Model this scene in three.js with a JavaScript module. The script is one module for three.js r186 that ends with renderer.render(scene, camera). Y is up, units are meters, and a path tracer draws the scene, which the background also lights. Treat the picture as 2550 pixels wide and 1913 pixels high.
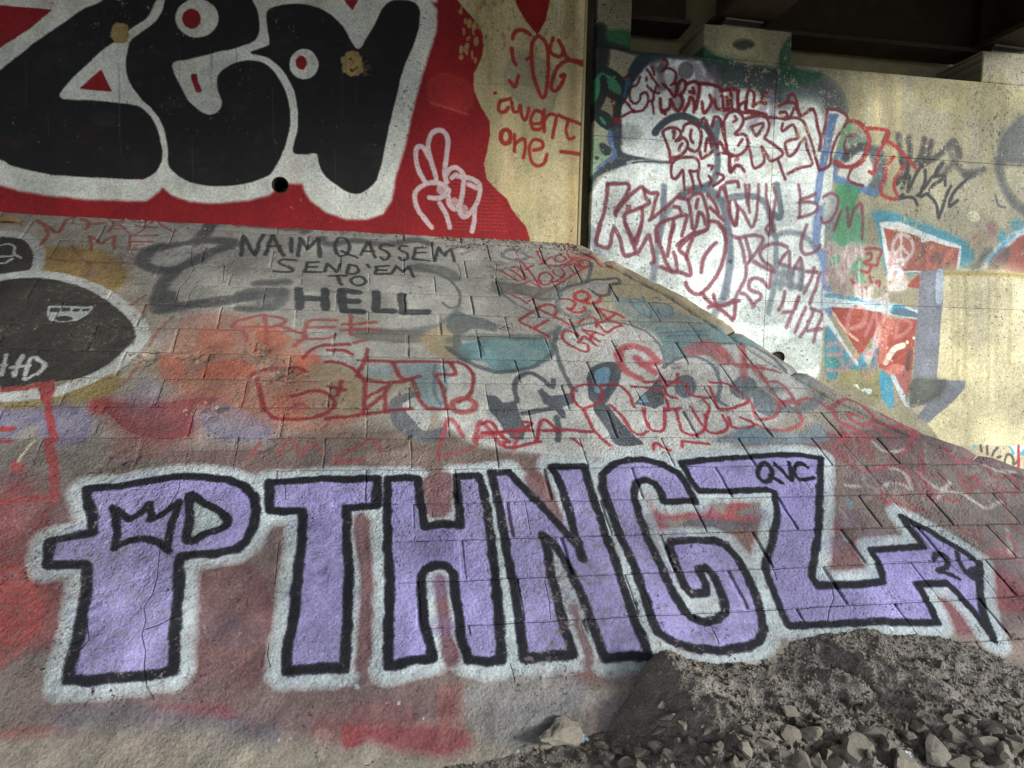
import * as THREE from 'three';
import { mergeGeometries, mergeVertices } from 'three/addons/utils/BufferGeometryUtils.js';

// ---------------------------------------------------------------- camera, sky, sun, exposure
const scene = new THREE.Scene();
const PW = 2550, PH = 1913, F = 1767, RAD = Math.PI / 180;
const camera = new THREE.PerspectiveCamera(2 * Math.atan(PH / 2 / F) / RAD, 4 / 3, 0.05, 900);
const EYE = new THREE.Vector3(0, 1.45, 5.0);
const yaw = 11.25 * RAD, pitch = -3.65 * RAD, roll = 1.56 * RAD;
const FWD = new THREE.Vector3(Math.sin(yaw) * Math.cos(pitch), Math.sin(pitch), -Math.cos(yaw) * Math.cos(pitch));
const RIGHT0 = new THREE.Vector3(Math.cos(yaw), 0, Math.sin(yaw)), UP0 = new THREE.Vector3().crossVectors(RIGHT0, FWD);
const RIGHT = RIGHT0.clone().multiplyScalar(Math.cos(roll)).addScaledVector(UP0, Math.sin(roll));
const UP = UP0.clone().multiplyScalar(Math.cos(roll)).addScaledVector(RIGHT0, -Math.sin(roll));
camera.position.copy(EYE);
camera.quaternion.setFromRotationMatrix(new THREE.Matrix4().makeBasis(RIGHT, UP, FWD.clone().negate()));
scene.add(camera);

const SKY_GAIN = 1.35;
{ // an even, slightly blue, bright sky: paler toward the horizon, dull ground haze below it
  const w = 64, h = 32, d = new Float32Array(w * h * 4);
  for (let j = 0; j < h; j++) for (let i = 0; i < w; i++) {
    const el = ((j + 0.5) / h - 0.5) * Math.PI, s = Math.max(0, Math.sin(el));
    const k = el > 0 ? 1 : 0.35, t = Math.pow(s, 0.5);
    const c = [0.98 - 0.30 * t, 1.05 - 0.22 * t, 1.2 - 0.06 * t];
    for (let n = 0; n < 3; n++) d[(j * w + i) * 4 + n] = c[n] * k * SKY_GAIN;
    d[(j * w + i) * 4 + 3] = 1;
  }
  const sky = new THREE.DataTexture(d, w, h, THREE.RGBAFormat, THREE.FloatType);
  sky.mapping = THREE.EquirectangularReflectionMapping; sky.magFilter = THREE.LinearFilter; sky.minFilter = THREE.LinearFilter; sky.needsUpdate = true;
  scene.background = sky; scene.environment = sky;
}
const SUN_EL = 13 * RAD, SUN_AZ = 37 * RAD;   // azimuth measured from +x toward +z
const sun = new THREE.DirectionalLight(new THREE.Color(1.0, 0.98, 0.95), 2.7);
sun.position.set(Math.cos(SUN_EL) * Math.cos(SUN_AZ), Math.sin(SUN_EL), Math.cos(SUN_EL) * Math.sin(SUN_AZ)).multiplyScalar(30);
sun.castShadow = true; sun.shadow.radius = 24; sun.shadow.mapSize.set(4096, 4096);
Object.assign(sun.shadow.camera, { left: -14, right: 14, top: 14, bottom: -14, near: 1, far: 80 });
scene.add(sun); scene.add(sun.target);

const renderer = new THREE.WebGLRenderer({ antialias: true });
renderer.setSize(1024, 768);
renderer.toneMapping = THREE.LinearToneMapping;
renderer.toneMappingExposure = 1.82;
renderer.shadowMap.enabled = true; renderer.shadowMap.type = THREE.PCFSoftShadowMap;

// ---------------------------------------------------------------- small helpers
let seed = 20250131;
const rnd = () => { seed = (seed + 0x6d2b79f5) | 0; let t = Math.imul(seed ^ (seed >>> 15), 1 | seed); t = (t + Math.imul(t ^ (t >>> 7), 61 | t)) ^ t; return ((t ^ (t >>> 14)) >>> 0) / 4294967296; };
const rr = (a, b) => a + (b - a) * rnd();
const clamp = (x, a, b) => Math.min(b, Math.max(a, x)), mix = (a, b, t) => a + (b - a) * t;
const sstep = (a, b, x) => { const t = clamp((x - a) / (b - a), 0, 1); return t * t * (3 - 2 * t); };
const HASH = new Float32Array(65536); for (let i = 0; i < 65536; i++) HASH[i] = rnd();
const hsh = (x, y) => HASH[((x & 255) | ((y & 255) << 8)) & 65535];
function vn(x, y) {
  const xi = Math.floor(x), yi = Math.floor(y); let fx = x - xi, fy = y - yi; fx = fx * fx * (3 - 2 * fx); fy = fy * fy * (3 - 2 * fy);
  const a = hsh(xi, yi), b = hsh(xi + 1, yi), c = hsh(xi, yi + 1), d = hsh(xi + 1, yi + 1);
  return a + (b - a) * fx + (c - a) * fy + (a - b - c + d) * fx * fy;
}
function fbm(x, y, o = 4, g = 0.5) { let s = 0, a = 1, t = 0; for (let i = 0; i < o; i++) { s += a * vn(x + i * 17.3, y + i * 9.1); t += a; a *= g; x *= 2.03; y *= 2.03; } return s / t; }
// tileable noise tables, read by the texture passes
function tileNoise(n, cells, oct, gain) {
  const out = new Float32Array(n * n); let amp = 1, tot = 0, c = cells;
  for (let o = 0; o < oct; o++) {
    const g = new Float32Array(c * c); for (let i = 0; i < c * c; i++) g[i] = rnd();
    for (let y = 0; y < n; y++) {
      const gy = y * c / n, y0 = Math.floor(gy), ty0 = gy - y0, ty = ty0 * ty0 * (3 - 2 * ty0), r0 = (y0 % c) * c, r1 = ((y0 + 1) % c) * c;
      for (let x = 0; x < n; x++) {
        const gx = x * c / n, x0 = Math.floor(gx), tx0 = gx - x0, tx = tx0 * tx0 * (3 - 2 * tx0), xa = x0 % c, xb = (x0 + 1) % c;
        const p = g[r0 + xa] + (g[r0 + xb] - g[r0 + xa]) * tx, q = g[r1 + xa] + (g[r1 + xb] - g[r1 + xa]) * tx;
        out[y * n + x] += amp * (p + (q - p) * ty);
      }
    }
    tot += amp; amp *= gain; c = Math.min(c * 2, n);
  }
  let lo = 1e9, hi = -1e9; for (const v of out) { if (v < lo) lo = v; if (v > hi) hi = v; }
  for (let i = 0; i < out.length; i++) out[i] = (out[i] - lo) / (hi - lo);
  return out;
}
const NT = 512, NFINE = tileNoise(NT, 128, 3, 0.7), NMID = tileNoise(NT, 24, 5, 0.55), NBIG = tileNoise(NT, 5, 6, 0.5), NWH = new Float32Array(NT * NT).map(() => rnd());
const nt = (t, x, y) => t[(((y | 0) & 511) << 9) | ((x | 0) & 511)];

// top-level bookkeeping
const used = new Map();
const numbered = (n) => { const k = used.get(n) || 0; used.set(n, k + 1); return k ? `${n}_${String(k).padStart(3, '0')}` : n; };
function tag(o, label, category, group, kind) { o.userData.label = label; o.userData.category = category; if (group) o.userData.group = group; if (kind) o.userData.kind = kind; return o; }
function top(name, label, category, group, kind) { const g = new THREE.Group(); g.name = numbered(name); scene.add(g); return tag(g, label, category, group, kind); }
function mesh(name, geo, mat, parent) { const m = new THREE.Mesh(geo, mat); m.name = parent ? name : numbered(name); m.castShadow = m.receiveShadow = true; (parent || scene).add(m); return m; }
const lin = (hex) => new THREE.Color(hex);

// ---------------------------------------------------------------- the planes of the place
const TH = 39 * RAD;
const plane = (o, eu, ev) => ({ o, eu, ev, n: new THREE.Vector3().crossVectors(eu, ev).normalize() });
const SLOPE = plane(new THREE.Vector3(0, 2.1468, 0.008), new THREE.Vector3(1, 0, 0), new THREE.Vector3(0, -Math.sin(TH), Math.cos(TH)));
SLOPE.n.set(0, Math.cos(TH), Math.sin(TH));
const a1 = 0.9 * RAD, a2 = 2.7 * RAD, Y = new THREE.Vector3(0, 1, 0);
const W1 = plane(new THREE.Vector3(1.465, 0, 0.018), new THREE.Vector3(Math.cos(a1), 0, Math.sin(a1)), Y);
const W2 = plane(new THREE.Vector3(1.555, 0, -0.035), new THREE.Vector3(Math.cos(a2), 0, Math.sin(a2)), Y);
const ray = (px, py) => FWD.clone().multiplyScalar(F).addScaledVector(RIGHT, px - PW / 2).addScaledVector(UP, -(py - PH / 2)).normalize();
function onPlane(px, py, P) {   // the point of plane P seen at photo pixel (px, py), as (u, v) metres
  const d = ray(px, py), t = P.o.clone().sub(EYE).dot(P.n) / d.dot(P.n), q = EYE.clone().addScaledVector(d, t).sub(P.o);
  return [q.dot(P.eu), q.dot(P.ev)];
}
const at3 = (P, u, v, h = 0) => P.o.clone().addScaledVector(P.eu, u).addScaledVector(P.ev, v).addScaledVector(P.n, h);

// ---------------------------------------------------------------- paint: strokes and fills laid on a surface in its own metres
class Paint {
  constructor(P, u0, u1, v0, v1, w, h, down) {   // v0 is the top edge of the sheet
    Object.assign(this, { P, u0, u1, v0, v1, w, h, down });
    this.cv = document.createElement('canvas'); this.cv.width = w; this.cv.height = h; this.g = this.cv.getContext('2d');
    this.sx = w / (u1 - u0); this.sy = h / Math.abs(v1 - v0);
    this.g.lineCap = 'round'; this.g.lineJoin = 'round';
    this.c(0, 0, 1);
  }
  c(ox, oy, k = 0.36157) { this.ox = ox; this.oy = oy; this.k = k; return this; }
  map(x, y) { const [u, v] = onPlane(this.ox + x * this.k, this.oy + y * this.k, this.P); return [u - this.u0, this.down ? v - this.v0 : this.v0 - v]; }
  pts(a, smooth, closed) {
    let p = []; for (let i = 0; i < a.length; i += 2) p.push([a[i], a[i + 1]]);
    if (smooth && p.length > 2) {
      const n = p.length, q = [], at = (i) => closed ? p[(i + n) % n] : p[clamp(i, 0, n - 1)];
      for (let i = 0; i < (closed ? n : n - 1); i++) {
        const [A, B, C, D] = [at(i - 1), at(i), at(i + 1), at(i + 2)];
        for (let s = 0; s < 7; s++) { const t = s / 7, t2 = t * t, t3 = t2 * t;
          q.push([0, 1].map((m) => 0.5 * (2 * B[m] + (C[m] - A[m]) * t + (2 * A[m] - 5 * B[m] + 4 * C[m] - D[m]) * t2 + (3 * B[m] - A[m] - 3 * C[m] + D[m]) * t3))); }
      }
      if (!closed) q.push(p[n - 1]);
      p = q;
    }
    return p.map(([x, y]) => this.map(x, y));
  }
  path(p, closed) { const g = this.g; g.setTransform(this.sx, 0, 0, this.sy, 0, 0); g.beginPath(); p.forEach(([x, y], i) => i ? g.lineTo(x, y) : g.moveTo(x, y)); if (closed) g.closePath(); }
  s(a, w, col, { al = 1, soft = 0.006, closed = false, smooth = true } = {}) {
    const g = this.g; this.path(this.pts(a, smooth, closed), closed); g.strokeStyle = col;
    const n = soft > 0 ? 5 : 1, pa = 1 - Math.pow(1 - Math.min(al, 0.995), 1 / n);
    for (let i = 0; i < n; i++) { g.globalAlpha = n === 1 ? al : pa; g.lineWidth = Math.max(w * 0.35, w + soft * (n === 1 ? 0 : 1 - 2 * i / (n - 1))); g.stroke(); }
    g.globalAlpha = 1; return this;
  }
  f(a, col, { al = 1, soft = 0, smooth = true } = {}) {
    const g = this.g; this.path(this.pts(a, smooth, true), true); g.fillStyle = g.strokeStyle = col;
    if (soft > 0) { const n = 9, pa = 1 - Math.pow(1 - Math.min(al, 0.99), 1 / n); for (let i = 0; i < n; i++) { g.globalAlpha = pa * (i / n) * 1.2; g.lineWidth = 2 * soft * (1 - i / n); g.stroke(); } }
    g.globalAlpha = al; g.fill(); g.globalAlpha = 1; return this;
  }
  e(x, y, rx, ry, col, o) { const a = []; for (let i = 0; i < 20; i++) a.push(x + rx * Math.cos(i * Math.PI / 10), y + ry * Math.sin(i * Math.PI / 10)); return this.f(a, col, o); }
  es(x, y, rx, ry, w, col, o = {}) { const a = []; for (let i = 0; i < 20; i++) a.push(x + rx * Math.cos(i * Math.PI / 10), y + ry * Math.sin(i * Math.PI / 10)); return this.s(a, w, col, { ...o, closed: true }); }
  many(list, w, col, o) { for (const a of list) this.s(a, w, col, o); return this; }
  // letters of single strokes along a base line
  t(str, x0, y0, x1, y1, h, w, col, o = {}) {
    const n = str.length, dx = (x1 - x0) / n, dy = (y1 - y0) / n, L = Math.hypot(dx, dy), ux = o.up ? o.up[0] : dy / L, uy = o.up ? o.up[1] : -dx / L;
    for (let i = 0; i < n; i++) for (const st of GLYPH[str[i]] || []) {
      const a = []; for (let j = 0; j < st.length; j += 2) { const gx = (st[j] * 0.8 + 0.1), gy = st[j + 1] + (hsh(i * 7 + j, str.length) - 0.5) * 0.1; a.push(x0 + dx * (i + gx) + ux * h * gy, y0 + dy * (i + gx) + uy * h * gy); }
      this.s(a, w, col, { smooth: false, ...o });
    }
    return this;
  }
}
const GLYPH = {
  A: [[0, 0, 0.5, 1, 1, 0], [0.2, 0.4, 0.8, 0.4]], B: [[0, 0, 0, 1, 0.7, 0.9, 0.75, 0.6, 0, 0.52], [0, 0.52, 0.9, 0.45, 0.9, 0.1, 0, 0]], C: [[1, 0.85, 0.6, 1, 0.15, 0.8, 0, 0.5, 0.15, 0.15, 0.6, 0, 1, 0.12]],
  D: [[0, 0, 0, 1, 0.6, 0.92, 1, 0.5, 0.7, 0.1, 0, 0]], E: [[1, 1, 0, 1, 0, 0, 1, 0], [0, 0.5, 0.8, 0.5]], F: [[1, 1, 0, 1, 0, 0], [0, 0.5, 0.8, 0.5]], G: [[1, 0.85, 0.5, 1, 0, 0.6, 0.1, 0.1, 0.6, 0, 1, 0.2, 1, 0.45, 0.6, 0.45]],
  H: [[0, 0, 0, 1], [1, 0, 1, 1], [0, 0.5, 1, 0.5]], I: [[0.5, 0, 0.5, 1]], K: [[0, 0, 0, 1], [1, 1, 0, 0.45, 1, 0]], L: [[0, 1, 0, 0, 1, 0]], M: [[0, 0, 0.1, 1, 0.5, 0.35, 0.9, 1, 1, 0]], N: [[0, 0, 0, 1, 1, 0, 1, 1]],
  O: [[0.5, 0, 0.05, 0.2, 0, 0.6, 0.3, 1, 0.75, 1, 1, 0.6, 0.9, 0.15, 0.5, 0]], P: [[0, 0, 0, 1, 0.8, 0.95, 0.9, 0.65, 0.6, 0.45, 0, 0.45]], Q: [[0.5, 0, 0.05, 0.2, 0, 0.6, 0.3, 1, 0.75, 1, 1, 0.6, 0.9, 0.15, 0.5, 0], [0.5, 0.3, 1.1, -0.15]],
  R: [[0, 0, 0, 1, 0.8, 0.95, 0.9, 0.7, 0.6, 0.5, 0, 0.48], [0.4, 0.48, 1, 0]], S: [[0.95, 0.85, 0.5, 1, 0.05, 0.8, 0.2, 0.55, 0.8, 0.42, 0.95, 0.18, 0.5, 0, 0, 0.12]], T: [[0, 1, 1, 1], [0.5, 1, 0.5, 0]], U: [[0, 1, 0.05, 0.2, 0.5, 0, 0.95, 0.2, 1, 1]],
  V: [[0, 1, 0.5, 0, 1, 1]], W: [[0, 1, 0.25, 0, 0.5, 0.7, 0.75, 0, 1, 1]], X: [[0, 0, 1, 1], [0, 1, 1, 0]], Y: [[0, 1, 0.5, 0.5, 1, 1], [0.5, 0.5, 0.5, 0]], Z: [[0, 1, 1, 1, 0, 0, 1, 0]], '+': [[0, 0.5, 1, 0.5], [0.5, 0, 0.5, 1]], '?': [[0.1, 0.8, 0.5, 1, 0.9, 0.75, 0.5, 0.4]], "'": [[0.4, 1, 0.5, 0.75]], '2': [[0, 0.8, 0.5, 1, 0.95, 0.75, 0.1, 0, 1, 0]], '6': [[0.9, 1, 0.2, 0.6, 0.05, 0.2, 0.5, 0, 0.95, 0.25, 0.5, 0.5, 0.1, 0.3]],
};
// ---------------------------------------------------------------- paint on the slope
const CONC = '#979184';
const SP = new Paint(SLOPE, -2.45, 3.75, 0, 3.5, 3720, 2048, true);
{
  const p = SP, g = p.g; g.fillStyle = CONC; g.fillRect(0, 0, p.w, p.h);
  const O = () => p.c(0, 0, 1.15332), RED = '#9b4c4e', BLK = '#14151d';
  // broad old coats, named by where they lie
  O();
  p.f([300, 470, 700, 490, 1150, 520, 1230, 620, 1150, 740, 900, 800, 600, 770, 400, 690, 320, 600], '#9b9b94', { soft: 0.12, al: 0.9 });
  p.f([1250, 560, 1420, 600, 1600, 700, 1780, 800, 1700, 800, 1500, 720, 1350, 680], '#9a8f72', { soft: 0.1, al: 0.8 });
  p.f([1330, 640, 1500, 690, 1650, 760, 1750, 830, 1600, 830, 1480, 760, 1380, 700], '#738688', { soft: 0.08, al: 0.65 });
  p.f([0, 1020, 300, 980, 800, 965, 1300, 970, 1500, 985, 1850, 930, 2000, 940, 2211, 1030, 2211, 1350, 2100, 1390, 1650, 1400, 1300, 1430, 1000, 1540, 500, 1580, 0, 1500], '#6a5756', { soft: 0.16, al: 0.8 });
  p.f([1800, 1000, 1980, 985, 2211, 1060, 2211, 1180, 2080, 1190, 1900, 1120, 1830, 1080], '#7a7067', { soft: 0.1, al: 0.7 });
  p.f([0, 960, 250, 960, 330, 1010, 150, 1040, 0, 1060], '#6d6a62', { soft: 0.08, al: 0.75 });
  p.f([600, 950, 900, 930, 1100, 950, 1080, 1010, 700, 1010], '#75685f', { soft: 0.07, al: 0.8 });
  p.f([0, 1090, 90, 1085, 130, 1300, 110, 1500, 0, 1560], '#7f4546', { soft: 0.1, al: 0.7 });
  p.f([0, 1240, 70, 1260, 95, 1330, 40, 1420, 0, 1430], '#a14e4a', { soft: 0.07, al: 0.7 });
  p.f([60, 1420, 130, 1430, 110, 1560, 40, 1600, 0, 1590, 0, 1470], '#77726a', { soft: 0.1, al: 0.8 });
  p.f([20, 1580, 200, 1575, 240, 1590, 230, 1600, 30, 1620, 15, 1600], '#89484c', { soft: 0.025, al: 0.85 });
  p.f([330, 1530, 460, 1525, 500, 1535, 480, 1555, 340, 1545], '#824348', { soft: 0.03, al: 0.8 });
  p.f([130, 1545, 300, 1530, 520, 1560, 600, 1590, 500, 1640, 300, 1600, 180, 1580], '#67646a', { soft: 0.06, al: 0.75 });
  p.f([0, 1610, 400, 1590, 560, 1630, 760, 1640, 900, 1610, 1250, 1560, 1400, 1600, 1300, 1659, 0, 1659], '#8b8576', { soft: 0.07, al: 0.95 });
  p.f([790, 1580, 960, 1575, 1010, 1600, 960, 1625, 850, 1610], '#86484b', { soft: 0.05, al: 0.85 });
  p.f([740, 1575, 775, 1575, 780, 1610, 745, 1612], '#8f4a4c', { soft: 0.02, al: 0.85 });
  p.f([950, 1490, 1010, 1500, 1000, 1590, 960, 1600], '#7c4c4a', { soft: 0.04, al: 0.6 });
  p.f([1020, 1480, 1240, 1470, 1250, 1530, 1150, 1560, 1030, 1580], '#85847f', { soft: 0.05, al: 0.85 });
  p.f([1040, 1545, 1180, 1530, 1240, 1510, 1230, 1580, 1100, 1620], '#6c6d6e', { soft: 0.05, al: 0.5 });
  p.f([400, 690, 540, 690, 620, 760, 760, 820, 760, 910, 640, 930, 480, 900, 380, 830], '#9f6d5c', { soft: 0.12, al: 0.55 });
  p.f([430, 1240, 560, 1240, 590, 1420, 470, 1520, 420, 1500], '#6e4b4d', { soft: 0.08, al: 0.6 });
  for (let i = 0; i < 130; i++) { const x = 2200 * hsh(i, 161), y = 960 + 640 * hsh(i, 162); p.e(x, y, 10 + 60 * hsh(i, 163), 6 + 26 * hsh(i, 164), ['#847b70', '#5d3f42', '#7b5a58', '#6b6560', '#8b3f40', '#5f5a62'][i % 6], { al: 0.2, soft: 0.05 }); }
  for (let i = 0; i < 70; i++) { const x = 350 + 1500 * hsh(i, 171), y = 470 + 460 * hsh(i, 172); p.e(x, y, 8 + 40 * hsh(i, 173), 5 + 18 * hsh(i, 174), ['#7d786b', '#a39d8e', '#8c8f8c', '#8d7c66'][i % 4], { al: 0.2, soft: 0.04 }); }
  // left edge: the dark figure, its rim, tags
  p.c(0, 500);
  p.f([300, 350, 500, 330, 760, 380, 860, 480, 840, 560, 760, 610, 600, 570, 420, 500, 310, 470], '#927842', { soft: 0.06, al: 0.8 });
  p.f([380, 1290, 700, 1200, 800, 1210, 780, 1300, 500, 1400, 300, 1430, 0, 1420, 0, 1370], '#86743f', { soft: 0.06, al: 0.7 });
  p.f([0, 1440, 100, 1460, 300, 1420, 440, 1400, 560, 1450, 640, 1480, 560, 1640, 380, 1659, 300, 1600, 220, 1520, 100, 1600, 0, 1640], '#74728f', { soft: 0.09, al: 0.6 });
  p.f([640, 1380, 760, 1370, 720, 1450, 640, 1440], '#9b4c47', { soft: 0.04, al: 0.8 });
  p.f([720, 1390, 1000, 1400, 1470, 1350, 1480, 1390, 1330, 1420, 1310, 1600, 1100, 1640, 900, 1600, 760, 1480], '#793a3e', { soft: 0.1, al: 0.75 });
  p.f([1420, 1440, 1560, 1400, 1700, 1480, 1850, 1560, 1800, 1640, 1500, 1620, 1400, 1540], '#73718c', { soft: 0.1, al: 0.5 });
  p.f([1000, 1240, 1120, 1260, 1080, 1400, 960, 1440, 880, 1380], '#77738a', { soft: 0.09, al: 0.35 });
  p.f([1080, 1080, 1280, 1060, 1400, 880, 1620, 880, 1900, 880, 2050, 1000, 2080, 1200, 1980, 1420, 1700, 1440, 1430, 1330, 1260, 1260], '#9a6a55', { soft: 0.14, al: 0.5 });
  p.f([1120, 1070, 1200, 1060, 1270, 1110, 1260, 1200, 1150, 1250, 1100, 1160], '#ab6250', { soft: 0.05, al: 0.45 });
  p.f([1400, 895, 1590, 905, 1580, 990, 1480, 1050, 1400, 1040], '#ad6450', { soft: 0.05, al: 0.45 });
  p.f([1780, 905, 1936, 900, 1936, 1020, 1770, 1035], '#b0614b', { soft: 0.05, al: 0.5 });
  p.f([1400, 1150, 1560, 1105, 1720, 1125, 1750, 1180, 1740, 1218, 1400, 1215], '#b8624b', { soft: 0.035, al: 0.6 });
  p.f([2050, 1080, 2160, 1060, 2200, 1130, 2120, 1180, 2040, 1150], '#ad5a44', { soft: 0.05, al: 0.6 }); p.f([1900, 1330, 2020, 1330, 2100, 1420, 2040, 1500, 1900, 1470], '#a8614e', { soft: 0.07, al: 0.5 });
  p.f([0, 545, 100, 525, 330, 525, 520, 560, 680, 630, 820, 735, 905, 830, 940, 910, 920, 990, 860, 1050, 740, 1140, 560, 1215, 380, 1245, 200, 1265, 0, 1290, -60, 900], '#393733', { al: 0.97 });
  p.f([0, 245, 100, 250, 190, 290, 232, 350, 225, 440, 190, 482, 100, 492, 0, 505, -40, 400], '#393733', { al: 0.95 });
  p.s([-20, 530, 150, 505, 330, 510, 510, 545, 680, 610, 830, 710, 930, 800, 980, 890, 965, 970, 900, 1040, 760, 1155, 560, 1250, 370, 1315, 180, 1340, -20, 1355], 0.052, '#b9bcb5', { soft: 0.02 });
  p.s([-20, 225, 120, 235, 220, 275, 268, 350, 270, 430, 235, 480, 170, 500], 0.045, '#a9aba4', { soft: 0.02 });
  p.f([330, 722, 645, 728, 600, 785, 530, 825, 430, 838, 340, 825, 318, 775], '#a9b3ae', { al: 0.9, smooth: false });
  p.f([350, 736, 415, 738, 405, 765, 335, 765], '#393733', { smooth: false }); p.f([430, 738, 490, 740, 480, 765, 420, 765], '#393733', { smooth: false }); p.f([510, 740, 555, 740, 545, 765, 495, 765], '#393733', { smooth: false }); p.f([575, 742, 620, 742, 600, 762, 560, 765], '#393733', { smooth: false });
  p.f([380, 810, 430, 795, 500, 808, 470, 828, 400, 830], '#393733');
  p.many([[0, 310, 60, 300, 95, 320, 100, 370, 140, 395], [0, 385, 90, 380], [0, 430, 40, 425, 80, 400]], 0.014, '#a9aba4', { soft: 0.004 });
  p.many([[-20, 1130, 40, 1130], [10, 1200, 40, 1060], [90, 1210, 150, 1070], [80, 1150, 200, 1130], [170, 1225, 210, 1080, 300, 1120, 290, 1170, 180, 1230]], 0.018, '#b4b6b0', { soft: 0.005 }); p.e(270, 1195, 12, 9, '#b4b6b0');
  p.f([0, 1290, 200, 1270, 380, 1225, 375, 1300, 345, 1380, 380, 1520, 400, 1660, 345, 1660, 300, 1420, 255, 1290, 0, 1325], '#974444', { al: 0.92, smooth: false });
  p.s([330, 1640, 365, 1800, 380, 2020, 380, 2080], 0.035, '#894141', { soft: 0.012, al: 0.85 }); p.s([-20, 2090, 200, 2060, 390, 2040], 0.03, '#894141', { soft: 0.012, al: 0.8 }); p.s([-20, 1580, 80, 1565], 0.025, '#974444', {}); p.s([-20, 1655, 70, 1655], 0.02, '#974444', {});
  p.e(120, 1838, 45, 40, '#9b4844', { soft: 0.02, al: 0.7 }); p.s([130, 1800, 190, 1700, 230, 1650], 0.008, '#aaa58f', {});
  p.c(0, 500);
  p.many([[250, 130, 320, 170, 400, 220, 450, 140, 540, 100, 640, 85], [280, 150, 330, 230, 280, 300], [560, 125, 615, 150, 590, 195], [610, 155, 710, 150]], 0.018, '#8b4f48', { al: 0.9, soft: 0.01 });
  p.es(800, 120, 50, 24, 0.0125, '#8b4f48', { al: 0.9 }); p.es(960, 125, 55, 26, 0.0125, '#8b4f48', { al: 0.9 }); p.many([[1080, 100, 1040, 155], [1240, 150, 1090, 140, 1190, 215], [740, 215, 810, 160, 880, 215], [760, 195, 850, 195], [930, 170, 1080, 180], [1010, 175, 940, 225]], 0.0125, '#8b4f48', { al: 0.9 });
  p.many([[625, 340, 620, 245, 700, 290, 785, 245, 790, 330], [1080, 240, 900, 240, 885, 340, 1060, 330], [890, 285, 1050, 282]], 0.02, '#8b4d47', { al: 0.85, smooth: false });
  p.many([[490, 310, 540, 380, 620, 450, 590, 520], [330, 390, 460, 420, 700, 430, 950, 435], [900, 720, 1000, 650], [980, 800, 1010, 720], [1190, 800, 1100, 880, 1030, 1000], [980, 1060, 920, 1160, 860, 1250]], 0.018, '#8b5549', { al: 0.6 });
  // grey piece across the upper slope
  const GR = '#4e5150';
  p.many([[1480, 130, 1440, 180, 1400, 240, 1330, 290, 1200, 310, 1050, 330, 980, 400, 1010, 450, 1120, 470, 1300, 430, 1440, 360, 1600, 290, 1400, 270], [1200, 480, 1130, 560, 1090, 650, 1080, 740, 1130, 750, 1320, 715, 1600, 680, 1800, 650, 1936, 630], [1160, 640, 1170, 730]], 0.07, GR, { al: 0.92, soft: 0.025 });
  p.f([1080, 400, 1150, 340, 1300, 310, 1320, 350, 1220, 430, 1110, 445], '#a1a19b', { soft: 0.02 });
  p.c(600, 500);
  p.many([[-20, 160, 420, 195, 430, 215], [110, 570, 320, 560], [0, 640, 110, 620, 260, 640, 250, 720, 110, 745, -10, 740], [550, 260, 600, 300, 800, 280, 1000, 300, 1200, 270, 1300, 300]], 0.055, GR, { al: 0.75, soft: 0.025 });
  p.f([1160, 450, 1300, 440, 1440, 470, 1500, 520, 1460, 550, 1330, 500, 1190, 480], '#636661', { soft: 0.03, al: 0.8 });
  p.s([1200, 460, 1360, 500, 1460, 570, 1505, 640, 1500, 720, 1440, 740, 1390, 700], 0.02, '#5c5f5d', { al: 0.85 });
  p.s([1500, 740, 1440, 800, 1350, 860, 1180, 890, 950, 905, 800, 890], 0.035, '#62686a', { al: 0.7, soft: 0.02 });
  p.f([850, 880, 1180, 900, 1300, 900, 1330, 950, 1200, 980, 900, 960, 780, 930], '#64625c', { al: 0.7, soft: 0.03 });
  p.f([1240, 960, 1330, 890, 1420, 850, 1500, 830, 1560, 860, 1500, 940, 1470, 1070, 1340, 1060], '#95886b', { al: 0.85, soft: 0.03 });
  p.f([1420, 850, 1480, 770, 1560, 790, 1680, 820, 1760, 860, 1740, 900, 1640, 880, 1560, 890, 1500, 960, 1580, 1060, 1540, 1100, 1460, 1040, 1470, 930, 1440, 900], '#5d6463', { al: 0.85, soft: 0.02 });
  // large pale piece with slate outlines and teal fills
  p.c(1200, 500);
  const SIL = '#b3b4ad', SL = '#4c5257', TEAL = '#6c8587';
  p.f([-250, 1250, -100, 1120, 60, 1190, 300, 1180, 480, 1060, 560, 960, 740, 870, 950, 850, 1130, 900, 1250, 1000, 1270, 1090, 1400, 1060, 1560, 1090, 1640, 1240, 1650, 1000, 1800, 980, 1936, 1040, 2150, 1200, 2200, 1320, 1950, 1560, 1700, 1680, 1450, 1720, 700, 1760, 300, 1720, -60, 1650, -260, 1500], SIL, { al: 0.93, soft: 0.05 });
  p.f([0, 960, 200, 940, 400, 950, 470, 1010, 440, 1100, 300, 1160, 100, 1170, 20, 1110, -100, 1080, -140, 1000], '#5b7f83', { al: 0.8, soft: 0.03 });
  p.s([-240, 1010, -140, 1090, 0, 1150, 130, 1180, 330, 1150, 480, 1050, 480, 960], 0.03, SL, { al: 0.75 });
  p.s([-230, 960, 0, 935, 250, 940, 430, 930, 500, 900], 0.045, '#565c58', { al: 0.6, soft: 0.02 });
  p.s([530, 870, 500, 980, 530, 1100, 570, 1200, 620, 1290, 650, 1310], 0.028, SL, { al: 0.8 });
  p.s([520, 910, 640, 870, 800, 840, 960, 840, 1110, 890, 1210, 980, 1260, 1080, 1250, 1150], 0.02, '#5a6468', { al: 0.8 });
  p.s([1250, 1150, 1330, 1090, 1450, 1070, 1540, 1100, 1610, 1170, 1640, 1280, 1620, 1370, 1680, 1410], 0.024, '#5a6468', { al: 0.8 });
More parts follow.
